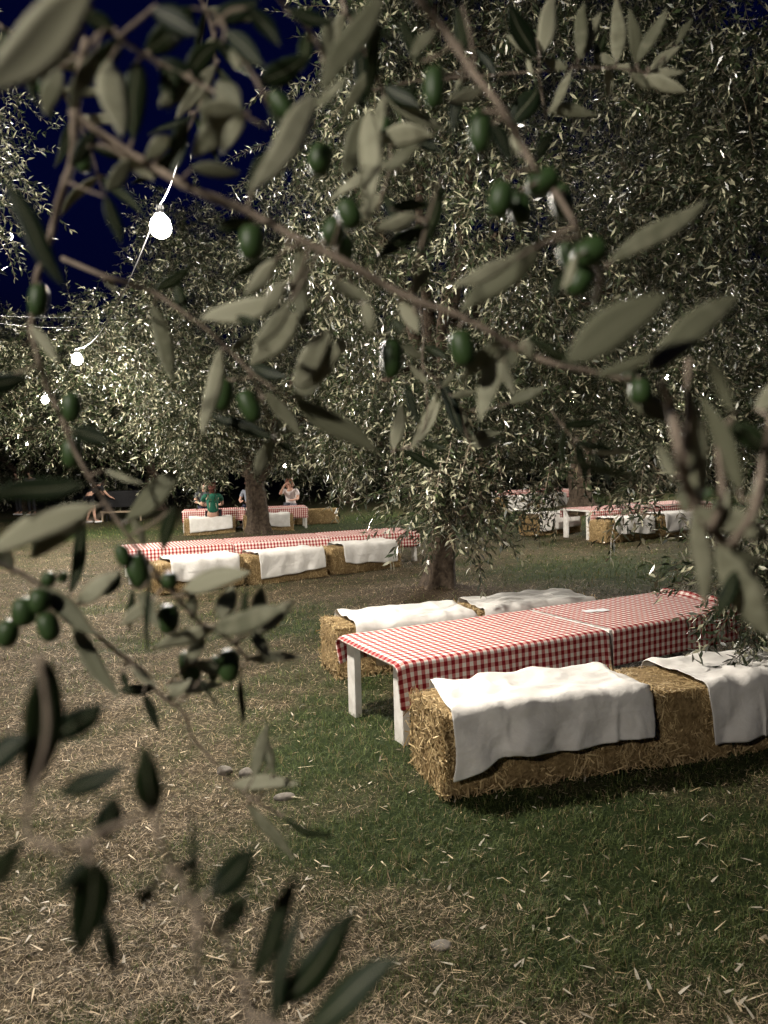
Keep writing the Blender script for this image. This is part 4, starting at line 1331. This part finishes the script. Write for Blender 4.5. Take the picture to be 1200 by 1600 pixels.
branch("long olive branch slanting from the upper left across the middle, many grey leaves and olives",
       [(.46, .52, 3.4, 2.0, [(110, 172), (165, 215), (225, 252), (300, 295), (385, 330), (470, 375), (540, 410), (600, 445), (650, 470), (710, 490), (760, 515), (810, 545), (870, 570), (920, 580), (970, 592), (1005, 590)]),
        (.46, .46, 3.2, 3.4, [(135, 60), (125, 110), (117, 172)]), (.5, .55, 1.4, .9, [(530, 405), (560, 460), (572, 520)]), (.5, .52, 1.4, .9, [(640, 465), (650, 420), (672, 330), (690, 280)])],
       [(298, 262, 376, 270, 28, 'u'), (600, -10, 498, 145, 50, 'u', .36), (545, 118, 448, 192, 24, 'u', .40), (492, 148, 395, 305, 50, 'u', .38),
        (422, 235, 385, 300, 30, 'o'), (572, 178, 538, 275, 46, 'u'), (576, 170, 580, 345, 48, 'u'), (592, 30, 574, 160, 22, 'o'),
        (592, 215, 678, 208, 40, 'u'), (602, 266, 657, 225, 28, 'u'), (600, 135, 657, 168, 34, 'o'), (605, 325, 676, 318, 22, 'o'),
        (652, 335, 585, 362, 28, 'u'), (668, 350, 583, 405, 28, 'o'), (692, 285, 658, 402, 32, 'o'), (646, 462, 672, 415, 24, 'u'), (625, 470, 655, 520, 30, 'u'),
        (468, 385, 470, 518, 34, 'u'), (450, 394, 352, 442, 22, 'o'), (432, 405, 384, 462, 32, 'u'), (395, 345, 335, 360, 28, 'o'),
        (440, 470, 313, 501, 46, 'u'), (412, 478, 450, 440, 28, 'u'), (466, 488, 394, 572, 52, 'u'), (455, 470, 398, 545, 30, 'u'), (368, 495, 406, 506, 18, 'o'),
        (460, 607, 518, 510, 46, 'u', .52), (466, 607, 545, 530, 44, 'u', .53), (390, 572, 447, 592, 28, 'o'), (520, 440, 580, 470, 26, 'u'),
        (570, 470, 580, 520, 24, 'u'), (632, 520, 612, 500, 18, 'o'),
        (790, 528, 712, 598, 32, 'u'), (788, 538, 745, 657, 46, 'u'), (785, 565, 802, 620, 18, 'u'), (800, 545, 800, 575, 24, 'u'), (815, 530, 832, 560, 24, 'u'),
        (885, 566, 1040, 455, 80, 'u', .33), (1010, 582, 1152, 455, 58, 'u', .36), (930, 588, 1030, 555, 26, 'u', .38), (975, 600, 1052, 662, 44, 'u'), (905, 575, 820, 520, 20, 'o'),
        (885, 715, 1065, 755, 28, 'o', .42), (265, 212, 228, 250, 32, 'u'), (290, 185, 268, 272, 36, 'o'), (180, 225, 240, 285, 26, 'u'), (150, 205, 110, 260, 30, 'o'),
        (215, 205, 150, 150, 34, 'o')],
       [(393, 380, 42, 56, 0), (500, 250, 40, 48, 10), (520, 362, 36, 44, 20), (546, 335, 38, 48, -25), (538, 388, 30, 46, -10), (612, 560, 34, 62, 0), (722, 545, 38, 58, -12), (1000, 612, 34, 40, 0), (985, 588, 24, 26, 0)], seed=1)

branch("thin olive branch hanging down the whole left side to a leafy tip",
       [(.45, .60, 3.0, 1.3, [(116, 176), (115, 225), (111, 260), (100, 290), (86, 340), (75, 385), (58, 430), (52, 480), (49, 515), (60, 560), (76, 610), (100, 660), (112, 695), (140, 745), (165, 785), (195, 830), (225, 870), (260, 915), (290, 950), (312, 972), (345, 990), (365, 1005), (388, 1030)]),
        (.58, .60, 1.1, .8, [(312, 972), (300, 1005), (293, 1040)])],
       [(10, 285, 103, 452, 42, 'o', .36), (48, 508, 93, 566, 22, 'u'), (-40, 605, 45, 592, 40, 'o'), (112, 672, 172, 690, 36, 'o'), (132, 757, -25, 775, 46, 'o', .40),
        (163, 735, 224, 758, 12, 'u'), (152, 788, -25, 858, 54, 'u', .40), (140, 795, 44, 872, 44, 'u', .42), (82, 833, 48, 870, 30, 'o'), (131, 815, 112, 932, 26, 'o'),
        (280, 738, 200, 814, 48, 'u'), (272, 790, 252, 862, 26, 'o'), (208, 808, 228, 855, 18, 'u'),
        (285, 922, 390, 890, 42, 'u'), (330, 985, 447, 953, 42, 'u'), (345, 968, 364, 915, 38, 'u'), (398, 968, 411, 918, 30, 'u'), (392, 992, 462, 940, 32, 'u'),
        (336, 980, 238, 1017, 32, 'u'), (384, 1030, 472, 1026, 22, 'u'), (236, 895, 232, 1022, 16, 'o'), (207, 920, 200, 986, 15, 'o'), (186, 890, 165, 932, 28, 'o'),
        (120, 945, 187, 893, 36, 'u'), (242, 900, 278, 927, 18, 'o'), (300, 925, 300, 970, 22, 'u'), (385, 920, 380, 968, 14, 'o'), (376, 1060, 379, 1132, 14, 'o'),
        (306, 1035, 346, 1052, 26, 'u'), (255, 1072, 350, 1072, 26, 'u'), (190, 975, 245, 935, 26, 'u'), (320, 990, 288, 1045, 26, 'u'), (215, 925, 250, 980, 24, 'u'), (395, 985, 420, 1030, 26, 'u'), (165, 305, 190, 382, 26, 'o'), (205, 250, 165, 300, 30, 'u')],
       [(112, 637, 30, 46, 0), (113, 708, 32, 48, 0), (60, 470, 30, 52, 5), (215, 893, 36, 54, -15), (192, 868, 22, 36, -20), (265, 907, 25, 26, 0), (263, 968, 34, 46, 0), (297, 1045, 32, 56, -15), (358, 1040, 34, 52, 0), (335, 1045, 18, 40, 10)], seed=2)

branch("thin olive twig crossing below the brightest bulb to a small rosette of leaves",
       [(.56, .64, 2.2, 1.0, [(98, 404), (165, 432), (235, 455), (282, 485), (330, 520), (355, 545), (385, 575), (405, 610), (418, 650), (428, 682)]),
        (.6, .62, 1.1, .8, [(385, 575), (430, 610), (455, 622)])],
       [(345, 543, 318, 682, 30, 'u'), (428, 685, 330, 645, 24, 'o'), (415, 612, 472, 682, 28, 'u'), (462, 626, 590, 706, 46, 'u'), (425, 688, 397, 748, 28, 'u'), (430, 690, 466, 712, 10, 'o'),
        (430, 682, 458, 668, 8, 'u'), (238, 472, 273, 597, 34, 'u'), (165, 432, 182, 456, 16, 'u'), (240, 455, 300, 420, 24, 'o'), (455, 622, 500, 600, 24, 'u'), (428, 684, 440, 640, 8, 'u'), (290, 490, 275, 440, 24, 'o'), (360, 550, 395, 520, 14, 'u')],
       [(348, 617, 32, 52, 5), (390, 635, 32, 54, -25)], seed=3)

branch("stout twig dropping from the top centre to a cluster of dark olives",
       [(.42, .46, 2.8, 1.8, [(640, -30), (655, 0), (700, 55), (740, 115), (780, 165), (815, 225), (832, 258), (860, 290), (895, 345), (912, 385), (938, 430), (930, 470)]),
        (.44, .44, 1.0, .8, [(742, 118), (735, 60), (722, 10)])],
       [(852, 373, 720, 489, 52, 'u'), (805, 405, 706, 447, 28, 'u'), (950, 411, 1107, 314, 42, 'u'), (660, 100, 625, 28, 30, 'o'), (724, 82, 716, 8, 28, 'o'), (722, 128, 704, 212, 28, 'o'),
        (768, 188, 802, 252, 30, 'o'), (812, 243, 794, 213, 18, 'u'), (835, 250, 870, 200, 26, 'o'), (880, 420, 862, 470, 22, 'o'), (900, 400, 880, 455, 18, 'u'), (935, 435, 925, 485, 10, 'u'), (680, 45, 640, 90, 24, 'u'), (755, 140, 700, 160, 26, 'u')],
       [(678, 138, 34, 66, 0), (750, 206, 36, 68, 0), (782, 312, 40, 56, 10), (812, 326, 36, 52, -10), (847, 285, 40, 52, 65), (878, 316, 34, 58, -15), (920, 395, 44, 54, 60), (888, 402, 28, 48, -20), (905, 440, 38, 48, 30)], seed=4)

branch("slender olive twig with pale upright leaves crossing the top right",
       [(.72, .80, 1.5, 1.0, [(545, 150), (600, 137), (650, 127), (720, 122), (790, 115), (842, 112), (895, 106), (950, 106), (1000, 112), (1018, 116)]),
        (.76, .78, 1.1, .8, [(842, 112), (843, 85), (838, 60)]), (.76, .78, 1.1, .8, [(842, 112), (846, 145), (855, 192)])],
       [(845, 84, 868, -12, 36, 'u'), (838, 92, 793, 8, 36, 'o'), (838, 88, 789, 55, 15, 'u'), (832, 118, 822, 88, 10, 'u'), (905, 92, 912, 2, 26, 'u'), (898, 102, 938, 18, 28, 'u'), (964, 98, 967, -6, 30, 'u'),
        (995, 102, 986, 12, 25, 'u'), (996, 98, 1042, 12, 24, 'u'), (1015, 110, 1062, 70, 22, 'u'), (1055, 72, 1081, 28, 14, 'u'), (1012, 115, 1070, 112, 16, 'u'), (1010, 118, 1072, 146, 26, 'u'), (984, 116, 1028, 138, 22, 'u'),
        (962, 100, 929, 86, 17, 'u'), (950, 107, 953, 150, 18, 'u'), (1006, 114, 958, 102, 15, 'u'), (894, 108, 857, 180, 18, 'u'), (855, 170, 932, 178, 24, 'u'), (886, 108, 849, 94, 18, 'u'), (842, 138, 798, 198, 46, 'o'),
        (930, 104, 945, 50, 18, 'o'), (720, 122, 712, 150, 14, 'u'), (775, 117, 745, 75, 18, 'o'), (650, 127, 632, 165, 20, 'o')], seed=5)

branch("blurred olive spray standing up along the right edge with bright-edged leaves",
       [(.36, .42, 2.6, 3.2, [(1035, 600), (1048, 640), (1060, 700), (1068, 745), (1085, 785), (1110, 825), (1140, 855), (1160, 905), (1180, 960)]),
        (.38, .38, 2.0, 2.4, [(1076, 560), (1074, 640), (1068, 740)]), (.38, .38, 2.0, 2.6, [(1205, 655), (1192, 720), (1178, 795), (1142, 852)]), (.38, .38, 1.6, 2.2, [(1146, 652), (1122, 692), (1128, 770), (1112, 825)])],
       [(1146, 648, 1099, 553, 25, 'u'), (1180, 642, 1240, 585, 38, 'u'), (1052, 748, 1028, 692, 22, 'u'), (1072, 745, 1102, 708, 16, 'u'), (1072, 805, 1063, 753, 22, 'u'), (1095, 800, 1080, 612, 44, 'u'), (1160, 770, 1098, 615, 40, 'u'),
        (1205, 838, 1082, 792, 50, 'u'), (1120, 850, 1205, 995, 66, 'u'), (1085, 795, 1106, 945, 34, 'u'), (1190, 735, 1178, 825, 26, 'u'), (1200, 705, 1138, 655, 42, 'o'), (1130, 850, 1195, 880, 22, 'u'), (1150, 890, 1120, 970, 30, 'o'), (1100, 820, 1150, 760, 26, 'u')],
       [(1108, 772, 14, 20, 10)], seed=6)

branch("olive branch from the left edge with a bunch of green olives",
       [(.50, .62, 2.6, .9, [(-20, 872), (10, 885), (35, 897), (60, 914), (85, 935), (120, 962), (160, 1000), (210, 1040), (250, 1085), (288, 1115), (300, 1150), (330, 1186), (365, 1226), (400, 1252), (440, 1275)])],
       [(58, 915, 153, 992, 38, 'u'), (110, 972, 182, 1092, 32, 'u'), (242, 1076, 184, 1080, 22, 'o'), (224, 1083, 251, 1142, 18, 'o'), (204, 1034, 242, 1072, 20, 'u'), (312, 1058, 346, 1112, 8, 'o'),
        (362, 1225, 468, 1221, 28, 'u'), (386, 1254, 461, 1344, 22, 'u'), (440, 1276, 522, 1308, 10, 'o'), (396, 1217, 416, 1128, 24, 'u'), (421, 1198, 402, 1150, 18, 'o'), (428, 1212, 416, 1150, 14, 'u'),
        (260, 1095, 300, 1060, 20, 'u'), (190, 1050, 200, 1075, 14, 'o'), (20, 890, -10, 840, 30, 'u')],
       [(12, 990, 34, 44, 15), (38, 956, 38, 46, 0), (76, 980, 34, 46, -15), (62, 940, 34, 40, 10), (76, 905, 22, 24, 0), (98, 902, 16, 18, 0)], seed=7)

branch("dark out-of-focus olive twigs with silhouetted leaves in the lower left corner",
       [(.29, .30, 1.2, 1.0, [(100, 1330), (150, 1302), (210, 1278), (236, 1266), (252, 1320), (280, 1370), (308, 1425), (350, 1465), (362, 1495), (380, 1545), (392, 1610)]),
        (.29, .29, 1.6, 1.2, [(308, 1425), (308, 1480), (310, 1535)]), (.27, .28, 1.4, 1.2, [(60, 1020), (75, 1140), (40, 1290), (100, 1330)])],
       [(78, 1030, 50, 1246, 58, 'o', .28), (80, 1158, 162, 1098, 42, 'o', .29), (42, 1150, -40, 1210, 46, 'o', .28), (95, 1240, 197, 1198, 30, 'o', .34), (240, 1272, 220, 1165, 40, 'o'), (158, 1316, 182, 1243, 40, 'o'),
        (142, 1338, 84, 1402, 20, 'o'), (150, 1345, 128, 1492, 60, 'o'), (164, 1425, 180, 1532, 22, 'o'), (236, 1384, 221, 1417, 24, 'o'), (328, 1402, 400, 1328, 48, 'o'), (344, 1458, 387, 1398, 30, 'o'),
        (394, 1532, 468, 1363, 32, 'o'), (428, 1605, 470, 1408, 24, 'o'), (438, 1574, 560, 1424, 48, 'o'), (478, 1614, 624, 1494, 48, 'o'), (306, 1400, 304, 1262, 12, 'o'), (280, 1370, 305, 1330, 14, 'o'), (-30, 1400, 40, 1310, 30, 'o')], seed=8)

branch("shaded olive twigs filling the top left corner behind one large pale blurred leaf",
       [(.40, .44, 1.6, 1.2, [(130, 0), (158, 32), (185, 58), (225, 85), (290, 120), (345, 150), (382, 180), (420, 200)]), (.40, .40, 1.6, 1.2, [(186, 58), (212, 36), (245, 8)]), (.42, .43, 1.6, 1.1, [(345, 30), (353, 50), (372, 82), (395, 115), (412, 150), (440, 205)]),
        (.42, .44, 1.5, 1.2, [(425, -20), (450, 15), (485, 50), (505, 90)])],
       [(145, -25, -25, 152, 92, 'u', .27), (150, 78, 108, 172, 34, 'u'), (170, 92, 186, 214, 56, 'u'), (216, 92, 204, 218, 50, 'o'), (192, 60, 135, 120, 36, 'o'), (226, 82, 302, 28, 46, 'o'), (238, 14, 312, 52, 50, 'o'),
        (330, 32, 405, 5, 40, 'o'), (290, 118, 340, 62, 40, 'o'), (352, 48, 414, 104, 38, 'o'), (366, 72, 372, 110, 24, 'u'), (340, 126, 378, 182, 46, 'u'), (376, 176, 298, 242, 50, 'u'), (380, 178, 345, 240, 30, 'u'), (376, 172, 308, 168, 36, 'u'),
        (404, 130, 482, 92, 46, 'o'), (428, 142, 468, 178, 22, 'o'), (420, 160, 446, 208, 20, 'o'), (270, 100, 262, 172, 36, 'o'), (245, 95, 320, 130, 40, 'o'), (300, 120, 250, 170, 34, 'u'), (484, 50, 470, 110, 30, 'o'), (450, 15, 520, 40, 30, 'o'), (505, 90, 520, 20, 26, 'u'), (180, 50, 130, 20, 34, 'o'), (95, 105, 70, 180, 40, 'u'), (60, 20, 20, 90, 40, 'o', .35), (385, 10, 440, 70, 34, 'o'), (300, 10, 260, 70, 40, 'o')],
       [(440, 165, 30, 52, -35), (265, 115, 30, 40, 0)], seed=9)

branch("small olive sprig with grey leaves hanging in front of the central tree",
       [(.86, .9, 1.3, .8, [(655, 470), (662, 520), (660, 570), (668, 640), (652, 690), (612, 706)]), (.86, .9, 1.0, .7, [(660, 570), (690, 605), (720, 640)])],
       [(686, 590, 727, 682, 26, 'o'), (632, 598, 656, 664, 16, 'o'), (648, 692, 686, 608, 18, 'u'), (642, 702, 690, 624, 20, 'u'), (614, 702, 630, 630, 26, 'u'), (730, 686, 784, 674, 20, 'u'), (734, 696, 785, 690, 16, 'u'),
        (632, 703, 690, 736, 18, 'o'), (795, 630, 853, 604, 24, 'u'), (664, 560, 625, 540, 16, 'u'), (668, 600, 640, 570, 14, 'u'), (705, 620, 745, 610, 14, 'u'), (690, 605, 715, 580, 12, 'u'), (720, 640, 735, 690, 16, 'u'), (662, 540, 700, 560, 18, 'o'), (655, 690, 700, 700, 14, 'o')], seed=10)


def grow(poly, step, lmin, lmax, seed, up=.5):
    """leaf pairs springing from a drawn stem"""
    r = np.random.default_rng(seed); out = []
    p = spline(poly, 8); acc = 0.0
    for i in range(1, len(p)):
        d = p[i] - p[i - 1]; ln = math.hypot(*d); acc += ln
        if acc < step: continue
        acc = 0.0; a0 = math.atan2(d[1], d[0])
        for sg in (-1, 1):
            if r.random() < .15: continue
            a = a0 + sg * r.uniform(.35, 1.1); L = r.uniform(lmin, lmax)
            out.append((p[i][0], p[i][1], p[i][0] + math.cos(a) * L, p[i][1] + math.sin(a) * L, L * r.uniform(.17, .27), 'u' if r.random() < up else 'o'))
    return out


pa = [(-30, 20), (40, 70), (95, 140), (140, 230), (160, 300)]
branch("dim olive twig trailing down the upper left corner before the left tree", [(.55, .6, 1.8, .8, pa)], grow(pa, 42, 75, 115, 3, .4), [(70, 130, 26, 38, 10), (130, 250, 26, 40, -10)], seed=11)
pb = [(300, -30), (330, 40), (335, 110), (300, 190), (285, 240)]
branch("dim olive twig hanging before the sky at the top, left of centre", [(.6, .66, 1.6, .8, pb)], grow(pb, 40, 70, 110, 5, .4), [(318, 150, 26, 40, 0)], seed=12)
pc = [(520, -30), (560, 60), (600, 150), (610, 250), (590, 330)]
branch("shaded olive twig hanging at the top centre before the bright crown", [(.55, .6, 1.8, .8, pc)], grow(pc, 48, 80, 120, 6, .5), [(600, 205, 28, 44, 0), (575, 120, 28, 42, 15)], seed=13)
pd = [(860, 640), (900, 690), (945, 715)]
branch("small dark olive sprig poking in above the right-hand table", [(.8, .85, 1.3, .7, pd)], grow(pd, 30, 55, 80, 8, .4), [], seed=14)
